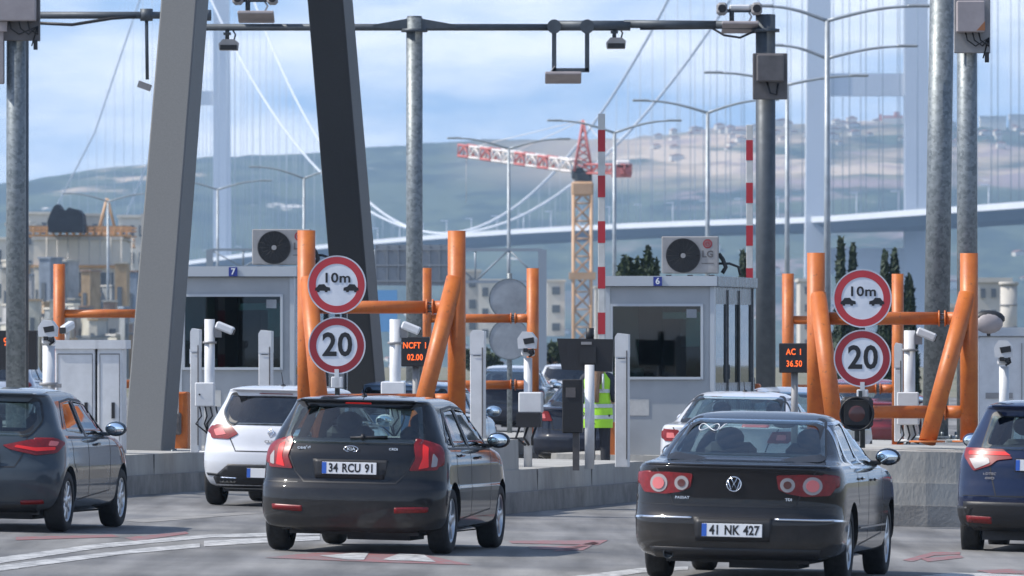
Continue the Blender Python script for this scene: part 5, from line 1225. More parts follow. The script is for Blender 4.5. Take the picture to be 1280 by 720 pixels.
b = MB(); patch(b, [(-.8, 1.0), (.8, 1.0), (.76, 1.012), (-.76, 1.012)], rr, .012, .02); b.build('boot_lip', PV, vw)

clio, S, rr = make_car('hatchback_car', CLIO, PW, 'white hatchback with dark glass, in front of the booth numbered 7', cx(335, 105), 9.5, '34')
p = S.rear(0, .88)
b = MB(); b.tube([(p.x - .012, 0, .88 + .06), (p.x - .012, -.036, .88), (p.x - .012, 0, .88 - .06), (p.x - .012, .036, .88), (p.x - .012, 0, .94)], .01, n=6); b.build('emblem', M['chrome'], clio)
badge_text(clio, 'CLIO', .04, 0, .775, S, m='grey_box', sx=1.5)
b = MB(); b.tube([(.8, 0, 1.43), (.66, 0, 1.6)], .007, n=6, r2=.004); b.cyl((.8, 0, 1.42), (.79, 0, 1.45), .03); b.build('antenna', M['ink'], clio)
b = MB(); b.box((.45, 0, 1.39), (.22, 1.06, .02), bev=.007); b.build('roof_spoiler', PW, clio)
b = MB(); patch(b, [(-.2, 1.34), (.2, 1.34), (.2, 1.36), (-.2, 1.36)], rr, .03, .01); b.build('third_brake_light', M['lamp_red'], clio)

ren, S, rr = make_car('hatchback_car', REN, PG, 'slate grey hatchback cut by the left edge of the photo', cx(-36, 124), 9.3, '34', dz=.0)
b = MB(); b.box((.45, 0, 1.39), (.22, 1.06, .02), bev=.007); b.build('roof_spoiler', PG, ren)
hrv, S, rr = make_car('suv_car', HRV, PU, 'dark blue car with black lower cladding cut by the right edge', cx(1299, 123.5), 9.4, '34', dz=-.06)
badge_text(hrv, 'i-DTEC', .035, -.53, .845, S, m='lamp_clear'); badge_text(hrv, '4WD', .035, -.53, .80, S, m='lamp_clear')
b = MB(); b.ell((.95, 0, 1.62), (.12, .02, .05), 12); b.build('antenna', PU, hrv)
b = MB(); b.box((.55, 0, 1.53), (.26, 1.12, .02), bev=.007); b.build('roof_spoiler', PU, hrv)
SED2 = copy.deepcopy(VW); SED2.pop('exhaust'); SED2['chrome'] = False
SED2.update(tail=[(.55, .80), (.82, .80), (.84, .96), (.62, .95)], tail_detail=[('poly', [(.66, .84), (.78, .84), (.78, .91), (.68, .91)], 'lamp_pink')], bumper=[('black', [[(-.7, .21), (.7, .21), (.74, .3), (-.74, .3)]])])
SED2.pop('sidestrip')
wsd, S, rr = make_car('sedan_car', SED2, PW, 'white sedan half hidden behind the black sedan', cx(903, 95.5), 9.6, None, dz=-.03)
b = MB(); b.tube([(1.9, 0, 1.46), (1.78, 0, 1.6)], .007, n=6, r2=.004); b.cyl((1.9, 0, 1.45), (1.9, 0, 1.48), .03); b.build('antenna', M['ink'], wsd)
far = [(SED2, PS, 'sedan_car', 'silver blue car whose roof shows behind the white sedan', (3.75, 113.5), 9),
       (SED2, PN, 'sedan_car', 'navy blue sedan in the lane left of the person', (1.15, 126), 9),
       (CLIO, PL, 'hatchback_car', 'light blue car roof visible under the near left orange brace', (-1.6, 112), 9),
       (SED2, PR, 'sedan_car', 'dark red car behind the right traffic light', (6.6, 155), 9),
       (CLIO, PS, 'hatchback_car', 'pale car roof behind the pole at the left edge', (-11.2, 172), 6),
       (CLIO, PW, 'hatchback_car', 'small white car far away, left of the white camera post', (-.1, 205), 5),
       (CLIO, PW, 'hatchback_car', 'small white car far away, right of the white camera post', (1.5, 230), 4),
       (SED2, PN, 'sedan_car', 'small dark car far away behind the lower orange bar', (-.2, 180), 5)]
for sp, pn, nm, lb, ps, yw in far: make_car(nm, sp, pn, lb, ps, yw, None)

# ---------------------------------------------------------------- suspension bridge
M['bridge'] = mat('bridge_white', (.7, .72, .74), .6, noise=.2, scale=.02, col2=(.6, .63, .67)); M['bridge_dk'] = mat('bridge_girder', (.17, .22, .28), .6)
br = thing('suspension_bridge', 'white suspension bridge crossing the bay in front of the hills', 'bridge', (0, 2500, -24))
def BP(v): return Vector(v) - Vector((0, 2500, -24))
NA, NB = Vector((95.5, 2500, 0)), Vector((126.5, 2500, 0)); FA, FB = Vector((-144.8, 4000, 0)), Vector((-170, 4000, 0))
axis = ((FA + FB) / 2 - (NA + NB) / 2).normalized(); ZT = 222
def deckz(t): return 40 + 4 * (1 - (2 * t - 1) ** 2)
def tower(a, b_, zc, lw):
    t = MB()
    for p in (a, b_):
        q = p.copy(); m_ = (a + b_) / 2; vs = []
        for z, k, wf in ((-30, 0, 1.2), (40, .0, 1.0), (ZT, .06, .85)):
            c = p.lerp(m_, k)
            for sx, sy in ((-1, -1), (1, -1), (1, 1), (-1, 1)): vs.append(BP((c.x + sx * lw / 2 * wf, c.y + sy * 4 * wf, z)))
        t.add(vs, [(0, 3, 2, 1), (8, 9, 10, 11)] + [(k * 4 + i, k * 4 + (i + 1) % 4, k * 4 + 4 + (i + 1) % 4, k * 4 + 4 + i) for k in range(2) for i in range(4)])
    o = t.build('tower', M['bridge'], br)
    d = (b_ - a); L_ = d.length; m_ = (a + b_) / 2
    for z, h in ((zc, 7), (ZT - 8, 8), (28, 8)):
        x = MB(); x.box(BP((m_.x, m_.y, z)), (L_, 6, h), math.atan2(d.y, d.x)); x.build('crossbeam', M['bridge'], o)
tower(NA, NB, 83 - 0, 7.8); tower(FA, FB, 125, 9)
ED = []                                            # deck centre line
for i in range(61):
    t = -.75 + i * 1.75 / 60 * 1.2
    c = ((NA + NB) / 2) + axis * (t * 1520); ED.append((t, c))
side = Vector((-axis.y, axis.x, 0)) * -1
dk = MB(); vs = []
for t, c in ED:
    z = deckz(min(1, max(0, t))) 
    for s_, zz in ((-18, 0), (18, 0), (12, -2.9), (-12, -2.9)): vs.append(BP((c.x + side.x * s_, c.y + side.y * s_, z + zz)))
n = len(ED); dk.add(vs, [(4 * i + j, 4 * i + (j + 1) % 4, 4 * i + 4 + (j + 1) % 4, 4 * i + 4 + j) for i in range(n - 1) for j in range(4)]); dk.build('girder', M['bridge_dk'], br)
for s_ in (-18, 18):
    rl = MB(); pts = [BP((c.x + side.x * s_, c.y + side.y * s_, deckz(min(1, max(0, t))) + .7)) for t, c in ED]
    vs = []
    for p in pts: vs += [p + Vector((0, 0, -.9)), p + Vector((0, 0, .9)), p + side * .4 + Vector((0, 0, .9)), p + side * .4 + Vector((0, 0, -.9))]
    rl.add(vs, [(4 * i + j, 4 * i + (j + 1) % 4, 4 * i + 4 + (j + 1) % 4, 4 * i + 4 + j) for i in range(n - 1) for j in range(4)]); rl.build('parapet', M['bridge'], br)
hang = []
for nm, A, B_ in (('a', NA, FA), ('b', NB, FB)):
    pts = []; zt = ZT
    for i in range(61):
        t = i / 60; p = A.lerp(B_, t); z = deckz(t) + 3 + (zt - deckz(t) - 3) * (2 * t - 1) ** 2; pts.append(BP((p.x, p.y, z)))
    c = MB(); c.tube(pts, .5, n=8); c.build('main_cable', M['bridge'], br)
    d = (A - B_).normalized(); c = MB(); c.tube([BP((A.x, A.y, zt)), BP((A.x + d.x * 240, A.y + d.y * 240, 120 + 0)), BP((A.x + d.x * 520, A.y + d.y * 520, 42))], .42, n=8); c.build('side_cable', M['bridge'], br)
    d = -d; c = MB(); c.tube([BP((B_.x, B_.y, zt)), BP((B_.x + d.x * 270, B_.y + d.y * 270, 115)), BP((B_.x + d.x * 560, B_.y + d.y * 560, 42))], .45, n=8); c.build('side_cable', M['bridge'], br)
    for i in range(1, 62):
        t = i / 62; p = A.lerp(B_, t); z1 = deckz(t) + 3 + (zt - deckz(t) - 3) * (2 * t - 1) ** 2; hang.append((p.x, p.y, deckz(t), z1))
    d = (A - B_).normalized()
    for i in range(1, 20):
        q = i * 25; z1 = zt - (zt - 42) * (q / 520) ** .85; hang.append((A.x + d.x * q, A.y + d.y * q, 42, z1))
    d = -d
    for i in range(1, 16):
        q = i * 33; z1 = zt - (zt - 42) * (q / 560) ** .85; hang.append((B_.x + d.x * q, B_.y + d.y * q, 42, z1))
hang.sort(key=lambda h: -(h[3] - h[2]) / h[1])
M['hanger'] = mat('hanger_grey', (.4, .45, .5), .6)
for h in hang[:96]:
    c = MB(); c.cyl(BP((h[0], h[1], h[2])), BP((h[0], h[1], h[3])), .14, n=5); c.build('hanger', M['hanger'], br)
c = MB()
for h in hang[96:]: c.cyl(BP((h[0], h[1], h[2])), BP((h[0], h[1], h[3])), .14, n=4)
tag(c.build('hangers', M['hanger'], br), kind='stuff')
for i in range(30):
    t = -.1 + i * .04; c0 = ((NA + NB) / 2) + axis * (t * 1520); z = deckz(min(1, max(0, t)))
    c = MB(); q = c0 + side * 17; c.cyl(BP((q.x, q.y, z)), BP((q.x, q.y, z + 10)), .2, n=5); c.box(BP((q.x - side.x * 1, q.y, z + 10)), (3, .6, .4)); c.build('lamp_post', M['bridge'], br)

# ---------------------------------------------------------------- street lamps beyond the plaza
M['lamppost'] = mat('lamp_post_grey', (.38, .42, .45), .45, metal=.4, noise=.2, scale=2)
def street_lamp(px, py, D, aL, aR, label, yb=None):
    s = F / D; base = P(px, py, D); g = ground_z(base.x, D); root = thing('street_lamp', label, 'street lamp', (base.x, D, g), 0, 'double armed street lamps beyond the booths')
    H = base.z - g; b = MB(); b.cyl((0, 0, 0), (0, 0, H), .12, .075, n=14); b.cyl((0, 0, 0), (0, 0, .05), .25, n=12); b.build('pole', M['lamppost'], root)
    for dx, dy in (aL, aR):
        X = dx / s; Z = -dy / s; pts = []
        for i in range(11): t = i / 10; pts.append((X * t, 0, H + Z * math.sin(t * math.pi / 2)))
        b = MB(); b.tube(pts, .06, n=8, r2=.04); arm = b.build('arm', M['lamppost'], root)
        b = MB(); sg = 1 if X > 0 else -1; b.box((X + sg * .25, 0, H + Z + .02), (.75, .26, .1), bev=.04); b.build('lamp_head', M['lamppost'], arm)
street_lamp(1034, 26, 245, (-72, -18), (105, -18), 'nearest double street lamp, thick pole in front of the right bridge tower leg')
street_lamp(1033.5, 73, 282, (-58, -16), (92, -15), 'second double street lamp, its arms just below the top ones')
street_lamp(984, 106, 312, (-84, -15), (82, -11), 'double street lamp whose pole stands just right of the dark pole')
street_lamp(884.5, 141, 346, (-76, -15), (72, -16), 'double street lamp rising right above the air conditioner beside the trees')
street_lamp(768, 166, 378, (-68, -15), (68, -15), 'double street lamp just right of the tall striped barrier arm')
street_lamp(636, 186, 410, (-62, -13), (62, -12), 'double street lamp with a pole left of the orange crane')
street_lamp(380, 223, 480, (-56, -14), (48, -12), 'double street lamp just left of the dark leaning column')
street_lamp(272, 237, 515, (-52, -11), (56, -11), 'double street lamp in front of the left bridge tower leg')
street_lamp(135, 252, 560, (-46, -10), (50, -10), 'small double street lamp by the building site on the left')

# ---------------------------------------------------------------- tower crane
M['crane_y'] = mat('crane_orange', (.62, .40, .24), .6, noise=.2, scale=.6, col2=(.5, .3, .16)); M['crane_r'] = mat('crane_red', (.5, .15, .14), .6); M['crane_w'] = mat('crane_white', (.72, .68, .66), .5)
def lattice(b, p0, p1, w_, seg, r, up=Vector((0, 1, 0)), tri=False, r2=None):
    d = (p1 - p0); L_ = d.length; ax = d.normalized(); u = ax.cross(up).normalized() if abs(ax.dot(up)) < .95 else Vector((1, 0, 0)); v = ax.cross(u); n_ = max(1, round(L_ / seg))
    cs = [(-1, -1), (1, -1), (1, 1), (-1, 1)]
    for c in cs: o = (u * c[0] + v * c[1]) * w_ / 2; b.cyl(p0 + o, p1 + o, r, n=5)
    for i in range(n_):
        for j in range(4):
            a, c = cs[j], cs[(j + 1) % 4]
            if i % 2: a, c = c, a
            b.cyl(p0 + ax * L_ * i / n_ + (u * a[0] + v * a[1]) * w_ / 2, p0 + ax * L_ * (i + 1) / n_ + (u * c[0] + v * c[1]) * w_ / 2, r * .7, n=4)
            b.cyl(p0 + ax * L_ * (i + 1) / n_ + (u * a[0] + v * a[1]) * w_ / 2, p0 + ax * L_ * (i + 1) / n_ + (u * c[0] + v * c[1]) * w_ / 2, r * .6, n=4)
D = 900; s = F / D; base = P(728, 430, D); base.z = ground_z(0, 900)
cr = thing('tower_crane', 'orange tower crane with red and white jib beyond the booths', 'crane', base)
def Cp(px, py): q = P(px, py, D); return Vector((q.x - base.x, 0, q.z - base.z))
b = MB(); lattice(b, Vector((0, 0, 0)), Cp(728, 232), 2.0, 2.0, .2); mo = b.build('mast', M['crane_y'], cr)
b = MB(); c = Cp(728, 345); b.box(c, (3.0, 3.0, .8)); b.build('platform', M['crane_y'], cr)
b = MB(); b.box(Cp(728, 236), (2.5, 2.5, 1.6), bev=.2); b.build('slewing_ring', M['crane_y'], cr)
b = MB(); b.box(Cp(729, 222), (2.0, 2.0, 1.5), bev=.3); b.box(Cp(722, 217), (1.4, 1.6, 1.3), bev=.2); b.build('cab', M['darksteel'], cr)
b = MB(); ap = Cp(729, 150)
for k in (-1, 1):
    for q in (-1, 1): b.cyl(Cp(729, 214) + Vector((k * 1.0, q * 1.0, 0)), ap, .16, n=5)
for z in range(1, 7): 
    y = 214 - z * 9; kk = 1 - z * 9 / 64; cc = Cp(729, y)
    for a_, c_ in (((-1, -1), (1, -1)), ((1, -1), (1, 1)), ((1, 1), (-1, 1)), ((-1, 1), (-1, -1))): b.cyl(cc + Vector((a_[0] * kk, a_[1] * kk, 0)), Cp(729, y + 9) + Vector((c_[0] * (kk + .14), c_[1] * (kk + .14), 0)), .11, n=4)
b.build('tower_head', M['crane_r'], cr)
j0 = Cp(722, 208); j1 = Cp(577, 182); jd = (j1 - j0); jd.y = 22.0
names = ['crane_w', 'crane_w', 'crane_r', 'crane_w', 'crane_r', 'crane_w', 'crane_w', 'crane_r', 'crane_w', 'crane_r']
for i in range(10):
    b = MB(); lattice(b, j0 + jd * i / 10, j0 + jd * (i + 1) / 10, 1.25, 1.2, .16, Vector((0, 0, 1))); b.build('jib_section', M[names[i]], cr)
b = MB(); lattice(b, Cp(733, 211), Cp(784, 213) + Vector((0, -6, 0)), 1.0, 1.6, .13, Vector((0, 0, 1))); b.build('counter_jib', M['crane_r'], cr)
b = MB(); b.box(Cp(776, 215) + Vector((0, -5, 0)), (2.2, 1.6, 1.4)); b.build('counterweight', M['crane_r'], cr)
b = MB(); b.box(Cp(778, 207) + Vector((0, -5, 0)), (1.7, 1.6, 1.0), bev=.2); b.build('winch', M['crane_w'], cr)
b = MB(); b.cyl(ap, Cp(778, 208) + Vector((0, -5, 0)), .04, n=4); b.cyl(ap, j0 + jd * .55 + Vector((0, 0, .6)), .04, n=4); b.cyl(ap, j0 + jd * .9 + Vector((0, 0, .6)), .04, n=4); b.cyl(j0 + jd * .97, j0 + jd * .97 - Vector((0, 0, 6)), .04, n=4); b.build('stay_cable', M['crane_w'], cr)

# small orange crane on the building site
D = 640; base = P(134, 430, D); base.z = 0; c2 = thing('tower_crane', 'small orange site crane beside the white unfinished building, left', 'crane', base)
def Cq(px, py, y=0): q = P(px, py, D); return Vector((q.x - base.x, y, q.z - base.z))
b = MB(); lattice(b, Vector((0, 0, 0)), Cq(134, 285), 1.1, 1.4, .14)
for k in (-.7, .7): b.cyl(Cq(134, 290) + Vector((k, 0, 0)), Cq(134, 248), .13, n=5)
b.box(Cq(134, 300), (1.6, 1.2, 1.2)); b.box(Cq(134, 335), (2.4, 2, 1.0)); b.build('mast', M['crane_y'], c2)
b = MB(); lattice(b, Cq(134, 300), Cq(95, 308, 8), .6, 1.1, .09, Vector((0, 0, 1))); lattice(b, Cq(134, 300), Cq(168, 306, -6), .6, 1.1, .09, Vector((0, 0, 1))); b.build('jib', M['crane_y'], c2)

# ---------------------------------------------------------------- building site, left
M['raw'] = mat('raw_concrete', (.62, .58, .52), .85, noise=.2, scale=.4, col2=(.42, .4, .36)); M['cream'] = mat('cream_wall', (.76, .71, .62), .8, noise=.2, scale=.3, col2=(.6, .56, .49)); M['form'] = mat('formwork', (.62, .36, .18), .7, noise=.2, scale=1.5, col2=(.42, .24, .12)); M['win'] = mat('dark_window', (.13, .15, .17), .25)
M['net'] = mat('dark_net', (.035, .045, .06), .8, noise=.2, scale=1.2, col2=(.02, .025, .035)); M['tile'] = mat('roof_tile', (.42, .2, .13), .8, noise=.2, scale=1)
def building(px0, px1, y0, y1, D, label, m='cream', wins=(3, 2), roof=None, dep=9, group=None, name='building', cat='building'):
    s = F / D; a = P(px0, y1, D); W = (px1 - px0) / s; H = (y1 - y0) / s; r = thing(name, label, cat, (a.x, a.y, a.z), 0, group)
    b = MB(); b.b2((0, 0, 0), (W, dep, H)); b.build('wall', M[m], r)
    b = MB(); b.b2((-.15, -.15, H), (W + .15, dep + .15, H + .25)); b.build('roof', M[roof or m], r)
    for i in range(wins[0]):
        for j in range(wins[1]):
            ww = W / wins[0] * .45; hh = H / wins[1] * .42; x = W * (i + .5) / wins[0]; z = H * (j + .5) / wins[1]
            b = MB(); b.b2((x - ww / 2, -.08, z - hh / 2), (x + ww / 2, .02, z + hh / 2)); b.build('window', M['win'], r)
    return r, W, H
r, W, H = building(42, 152, 300, 440, 600, 'cream unfinished building with orange formwork on top, left background', 'cream', (3, 1), 'raw', 14)
b = MB()
for i in range(1, 4): b.b2((-.3, -.35, H * i / 4), (W + .3, 0, H * i / 4 + .22))
b.build('floor_slab', M['form'], r)
b = MB()
for i in range(14):
    x = W * i / 13; b.cyl((x, 0, H), (x, 0, H + 1.0), .09, n=5); b.cyl((x, 8, H), (x, 8, H + 1.0), .09, n=5)
for z in (.35, .75, 1.0): b.box((W / 2, 0, H + z), (W + 1.5, .15, .12)); b.box((W / 2, 8, H + z), (W + 1.5, .15, .12))
b.box((W / 2, 4, H + .32), (W + .8, 8, .18)); b.build('formwork', M['form'], r)
b = MB(); b.b2((8.0, 1.0, H + .4), (8.2, 1.2, H + 2)); 
for i in range(9): b.cyl((1 + i * .8, -.3, 0), (1 + i * .8, -.3, H + .2), .04, n=5)
b.build('scaffold', M['raw'], r)
D = 596; s = F / D; o = P(80, 290, D); nb = MB(); prof = [(-20, 0), (-21, 14), (-17, 24), (-13, 32), (-8, 35), (-4, 29), (2, 27), (6, 31), (12, 29), (18, 28), (23, 22), (24, 8), (24, 0)]
nb.prism([(x / s, z / s) for x, z in prof], 0, 5); n_ = one('debris_net', nb, M['net'], 'dark netting draped over a frame on top of the unfinished building', 'net', o)
for (x0, x1, y0, y1, D, m, lb, wn) in [(-60, 8, 300, 470, 700, 'cream', 'pale building block behind the thick pole at the left edge', (3, 4)), (8, 44, 282, 450, 720, 'raw', 'grey white tower block just right of the thick pole', (2, 5)),
        (34, 62, 268, 440, 760, 'cream', 'slim white block behind the dark net', (2, 5)), (100, 125, 270, 440, 770, 'raw', 'slim grey block between the dark net and the small crane', (2, 5)), (148, 182, 272, 440, 730, 'cream', 'pale block right of the small crane, beside the sunlit column', (3, 5)),
        (150, 175, 352, 450, 560, 'raw', 'low grey block at the foot of the small crane', (2, 2)), (20, 70, 385, 452, 500, 'raw', 'low grey shed wall below the unfinished building', (3, 1)), (95, 150, 395, 450, 480, 'cream', 'low cream shed in front of the unfinished building', (3, 1)),
        (1222, 1262, 353, 460, 420, 'raw', 'pale block building left of the round silo, right edge', (3, 4)), (1180, 1224, 385, 460, 470, 'raw', 'low pale block between the tall pole and the right orange post', (2, 2)),
        (684, 706, 352, 420, 900, 'cream', 'small pale block left of the orange crane mast', (1, 3)), (744, 757, 360, 430, 910, 'cream', 'small pale block right of the orange crane mast', (1, 3)), (562, 600, 340, 420, 800, 'raw', 'small pale block behind the near orange frame', (2, 3)),
        (598, 632, 352, 430, 780, 'cream', 'small pale block left of the round sign backs', (2, 3)), (226, 262, 338, 430, 820, 'raw', 'grey block left of the booth numbered 7 roof', (2, 3)), (1000, 1022, 352, 440, 640, 'raw', 'grey ribbed block left of the right signs', (1, 4))]:
    building(x0, x1, y0, y1, D, lb, m, wn, None, 8, 'pale buildings beyond the plaza')
D = 400; s = F / D; a = P(1264, 440, D); sl = thing('silo', 'round concrete silo at the right edge above the white kiosk', 'silo', a)
b = MB(); b.cyl((0, 2, 0), (0, 2, 84 / s), .42, n=24); b.cyl((0, 2, 84 / s), (0, 2, 88 / s), .5, n=24); b.build('shell', M['raw'], sl)
b = MB(); b.cyl((0, 2, 58 / s), (0, 2, 60 / s), .45, n=24); b.cyl((0, 2, 30 / s), (0, 2, 32 / s), .45, n=24); b.build('ring', M['grey_box'], sl)
# clutter of the building site
rng = random.Random(9); cols = [(.6, .57, .5), (.5, .5, .5), (.62, .6, .56), (.52, .38, .24), (.3, .36, .44), (.42, .3, .24), (.6, .58, .5), (.3, .32, .33)]
mats_ = [mat('site_paint', c, .7, noise=.2, scale=1) for c in cols]
pos_w = ['behind the thick pole', 'right of the thick pole', 'left of the orange post', 'behind the orange post', 'right of the orange post', 'below the small crane', 'right of the small crane', 'beside the sunlit column']
for i in range(64):
    px = 2 + i * 2.5 + rng.uniform(-3, 3); D_ = 590 - 150 * rng.random(); s = F / D_; yt = rng.uniform(322, 424) if D_ > 520 else rng.uniform(375, 426); w_ = rng.uniform(5, 17); h_ = 0; a = P(px, yt, D_); k = rng.randrange(8); hh = a.z
    r = thing('site_hut', 'small pale site hut or stack in the clutter below the unfinished building', 'site hut', (a.x, a.y, -.3), rng.uniform(-.4, .4), 'huts and stacks of the building site'); W = w_ / s; H = hh + .3
    b = MB(); b.b2((0, 0, 0), (W, 2.5, H)); b.build('wall', mats_[k], r)
    b = MB(); b.b2((-.08, -.08, H), (W + .08, 2.6, H + .12)); b.build('roof', mats_[rng.randrange(8)], r)
    b = MB(); b.b2((W * .2, -.04, H * .62), (W * .6, 0, H * .8)); b.build('opening', M['win'], r)
# overhead sign gantries
M['lattice'] = mat('lattice_grey', (.3, .34, .38), .5, metal=.3); M['panel'] = mat('panel_grey', (.3, .32, .34), .55, metal=.2, noise=.2, scale=.8, col2=(.22, .24, .26))
def sgantry(px0, px1, y0, y1, D, label, panels, post=(0, 1)):
    s = F / D; a = P(px0, 430, D); g = ground_z(a.x, D); r = thing('sign_gantry', label, 'sign gantry', (a.x, D, g)); W = (px1 - px0) / s; zt = CAMZ + (430 - y0) / s - g; zb = CAMZ + (430 - y1) / s - g
    for k in post: b = MB(); b.box((k * W, 0, zt / 2), (.28, .28, zt)); b.build('post', M['lattice'], r)
    b = MB(); n_ = int(W / 1.0)
    for y in (0, .9):
        for z in (zt, zb): b.box((W / 2, y, z), (W, .09, .09))
        for i in range(n_):
            x0, x1 = W * i / n_, W * (i + 1) / n_; b.cyl((x0, y, zb), (x0, y, zt), .035, n=4); b.cyl((x0, y, zb if i % 2 else zt), (x1, y, zt if i % 2 else zb), .03, n=4)
    b.build('truss', M['lattice'], r)
    for p0, p1, q0, q1 in panels:
        x0, x1 = (p0 - px0) / s, (p1 - px0) / s; z0, z1 = CAMZ + (430 - q1) / s - g, CAMZ + (430 - q0) / s - g
        b = MB(); b.b2((x0, -.22, z0), (x1, -.18, z1)); n2 = max(2, int((x1 - x0) / .28))
        for i in range(n2 + 1): x = x0 + (x1 - x0) * i / n2; b.box((x, -.25, (z0 + z1) / 2), (.04, .05, z1 - z0))
        for z in (z0 + .15, (z0 + z1) / 2, z1 - .15): b.box(((x0 + x1) / 2, -.26, z), (x1 - x0, .04, .06))
        b.build('sign_back', M['panel'], r)
sgantry(468, 678, 312, 352, 260, 'grey overhead sign gantry with ribbed sign backs behind the near orange frame', [(470, 512, 306, 357), (524, 562, 306, 357)], (1,))
sgantry(262, 345, 312, 334, 330, 'blue grey truss frame left of the first air conditioner', [])
b = MB(); b.b2((-.3, 0, -.4), (.3, .1, .85)); one('advert_panel', b, mat('advert_blue', (.16, .36, .6), .5), 'small blue and white board behind the dark leaning column foot', 'billboard', P(484, 398, 240))

# hillside houses and hilltop structures
rng = random.Random(5)
hs = [(1225, 1258, 146, 165), (1262, 1290, 144, 166), (1080, 1130, 160, 170), (1126, 1136, 155, 172), (1030, 1060, 165, 170), (240, 262, 210, 232)]
for i, (x0, x1, y0, y1) in enumerate(hs):
    lb = ['long pale hilltop block left of the last one, right edge', 'last long pale hilltop block at the right edge', 'low white hilltop building between the bridge tower legs', 'small tall white block beside the right bridge tower leg', 'low white hilltop building beside the nearest street lamp pole', 'pale quarry block on the hill beside the left bridge tower leg'][i]
    D_ = 6500; s = F / D_; a = P(x0, y1, D_); r = thing('hilltop_building', lb, 'building', (a.x, a.y, a.z - 4), 0, 'buildings on the far hilltop'); W = (x1 - x0) / s; H = (y1 - y0) / s + 4
    b = MB(); b.b2((0, 0, 0), (W, 12, H)); b.build('wall', M['cream'], r); b = MB()
    b.b2((-.5, -.5, H), (W + .5, 12.5, H + .8)); b.build('roof', M['raw'], r)
a = P(1115, 152, 6500); r = thing('hilltop_tower', 'red topped structure on the hilltop between the bridge tower legs', 'building', a)
b = MB(); b.b2((-8, 0, -6), (10, 10, 3)); b.build('base', M['cream'], r); b = MB(); b.b2((-7, 0, 3), (9, 10, 5)); b.b2((2, 0, 5), (6, 6, 8)); b.b2((-10, 2, 1), (-8, 6, 6)); b.build('upper', mat('hilltop_red', (.6, .2, .12), .7), r)
house = None
for i in range(190):
    px = rng.uniform(200, 900) if i % 2 else rng.uniform(900, 1290)
    y = 4960 + rng.random() ** 2 * 500 if i % 3 == 0 else rng.uniform(6050, 6620) if px > 800 else 4950 + rng.random() * 200; x = (px - 640) / F * y; z = hill_z(x, y)
    if house is None:
        house = thing('hillside_house', 'small pale house on the far shore slope seen through haze', 'house', (x, y, z), 0, 'tiny houses on the far slope')
        b = MB(); b.b2((-4, -4, -3), (4, 4, 4.5)); b.build('wall', M['cream'], house)
        b = MB(); b.prism([(-4.6, 4.5), (4.6, 4.5), (0, 6.6)], -4.6, 4.6); b.build('roof', M['tile'], house)
        h = house
    else: h = copy_tree(house)
    h.location = (x, y, z); sc = rng.uniform(.45, 1.0); h.scale = (sc * rng.uniform(.8, 1.8), 1, sc * .8); h.rotation_euler = (0, 0, rng.uniform(0, .3))

# ---------------------------------------------------------------- trees
M['leaf'] = mat('leaf', (.045, .075, .03), .7, noise=.22, scale=6, col2=(.018, .032, .014)); M['cyp'] = mat('cypress_leaf', (.03, .055, .028), .7, noise=.22, scale=8, col2=(.012, .024, .012)); M['bark'] = mat('bark', (.12, .085, .06), .9)
def crown(name, blobs, n, size, m, parent, seed, up=0):
    rg = random.Random(seed); b = MB(); tot = sum(r_[1][0] * r_[1][2] for r_ in blobs)
    for c, r_ in blobs:
        for _ in range(int(n * r_[0] * r_[2] / tot)):
            d = Vector((rg.gauss(0, 1), rg.gauss(0, 1), rg.gauss(0, 1))).normalized() * (rg.random() ** .45)
            if rg.random() < .12: d *= 1.15
            p = Vector(c) + Vector((d.x * r_[0], d.y * r_[1], d.z * r_[2])); a = Vector((rg.gauss(0, 1), rg.gauss(0, 1), rg.gauss(0, 1) + up)).normalized(); t = a.orthogonal().normalized(); q = size * rg.uniform(.6, 1.4)
            t2 = a.cross(t) * .5; b.add([p - a * q, p + t2 * q, p + a * q, p - t2 * q], [(0, 1, 2, 3)])
    return b.build(name, m, parent)
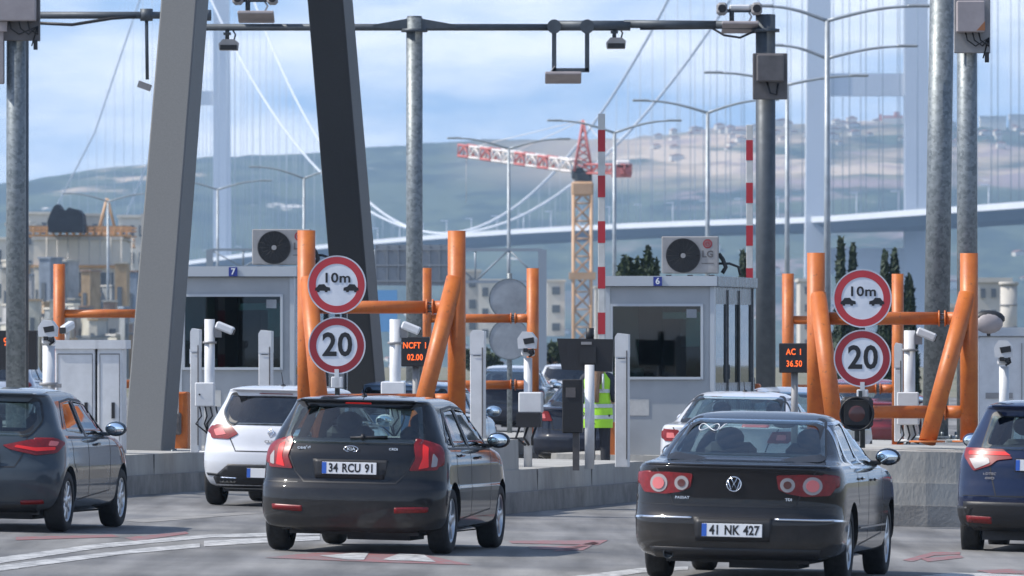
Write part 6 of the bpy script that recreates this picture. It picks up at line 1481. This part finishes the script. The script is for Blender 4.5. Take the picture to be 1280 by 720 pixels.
def tree(px, ytop, D, wpx, label, kind, seed, zb=0, group=None, name='tree'):
    s = F / D; base = P(px, 430, D); g = ground_z(base.x, D) + zb; H = CAMZ + (430 - ytop) / s - g; R_ = wpx / s / 2; rg = random.Random(seed)
    r = thing(name, label, 'tree', (base.x, D, g), 0, group)
    b = MB(); b.tube([(0, 0, 0), (.05, 0, H * .4), (0, .05, H * .8)], R_ * .14 + .06, n=8, r2=.03)
    if kind == 'broad':
        for k in range(6): a = k * 1.05; b.tube([(0, 0, H * .35 + k * .1), (math.cos(a) * R_ * .6, math.sin(a) * R_ * .6, H * .65)], .07, n=6, r2=.02)
    b.build('trunk', M['bark'], r)
    if kind == 'cypress':
        bl = [((0, 0, H * t), (R_ * (1 - t) ** .6 * 1.15 * (1 if t > .15 else .8) + .05, R_ * (1 - t) ** .6 * 1.1 + .05, H * .09)) for t in [.1, .2, .3, .4, .5, .6, .7, .8, .88, .95]]
        crown('crown', bl, 4200, .10 + R_ * .05, M['cyp'], r, seed, 2)
    else:
        bl = [((rg.uniform(-.6, .6) * R_, rg.uniform(-.5, .5) * R_, H * rg.uniform(.45, .88)), (R_ * rg.uniform(.3, .48),) * 2 + (H * rg.uniform(.08, .14),)) for _ in range(9)]
        for q in range(5): bl.append(((rg.uniform(-.8, .8) * R_, 0, H * rg.uniform(.7, .92)), (R_ * .13, R_ * .13, H * .12)))
        crown('crown', bl, 5200, .09 + R_ * .04, M['leaf'], r, seed)
tree(793, 308, 240, 50, 'dark bushy tree above the booth roof, left of the air conditioner', 'broad', 3)
tree(812, 322, 236, 24, 'low dark tree touching the left side of the air conditioner', 'broad', 8)
tree(929, 320, 230, 13, 'slim dark cypress beside the rear striped arm', 'cypress', 4)
for px, yt, w_, lb, sd in [(1051, 303, 15, 'tallest slim cypress, left of the 10m sign on the right', 5), (1066, 311, 15, 'second slim cypress directly above the right 10m sign', 6), (1106, 321, 18, 'wider cypress right of the 10m sign', 7), (1118, 317, 16, 'pointed cypress behind the right rear orange post', 9), (1136, 350, 24, 'dark cypress partly behind the rear orange post and the tall pole', 10)]:
    tree(px, yt, 240, w_, lb, 'cypress', sd, 0, 'cypress trees beyond the booths', 'cypress_tree')
for px, yt, w_, D_, lb, sd in [(690, 428, 46, 300, 'green bush above the far car roofs, left of the black display', 21), (716, 432, 40, 310, 'green bush behind the black display', 22), (1040, 405, 60, 300, 'green bush between the right orange posts', 23), (600, 436, 60, 420, 'dark green bush behind the round sign backs', 24)]:
    tree(px, yt, D_, w_, lb, 'broad', sd, 0, 'green bushes beyond the plaza', 'bush')

# ---------------------------------------------------------------- air: haze over the whole place
HZ = 0.000095
b = MB(); b.b2((-2600, -500, -40), (2600, 8600, 262)); m = bpy.data.materials.new('haze'); m.use_nodes = True; t = m.node_tree; t.nodes.clear()
o_ = N(t, 'ShaderNodeOutputMaterial'); pv = N(t, 'ShaderNodeVolumePrincipled'); pv.inputs['Color'].default_value = (.52, .74, 1, 1); pv.inputs['Density'].default_value = HZ; pv.inputs['Anisotropy'].default_value = .1
t.links.new(pv.outputs[0], o_.inputs['Volume']); hz = b.build('haze', m); tag(hz, 'pale blue haze over the bay', kind='stuff')
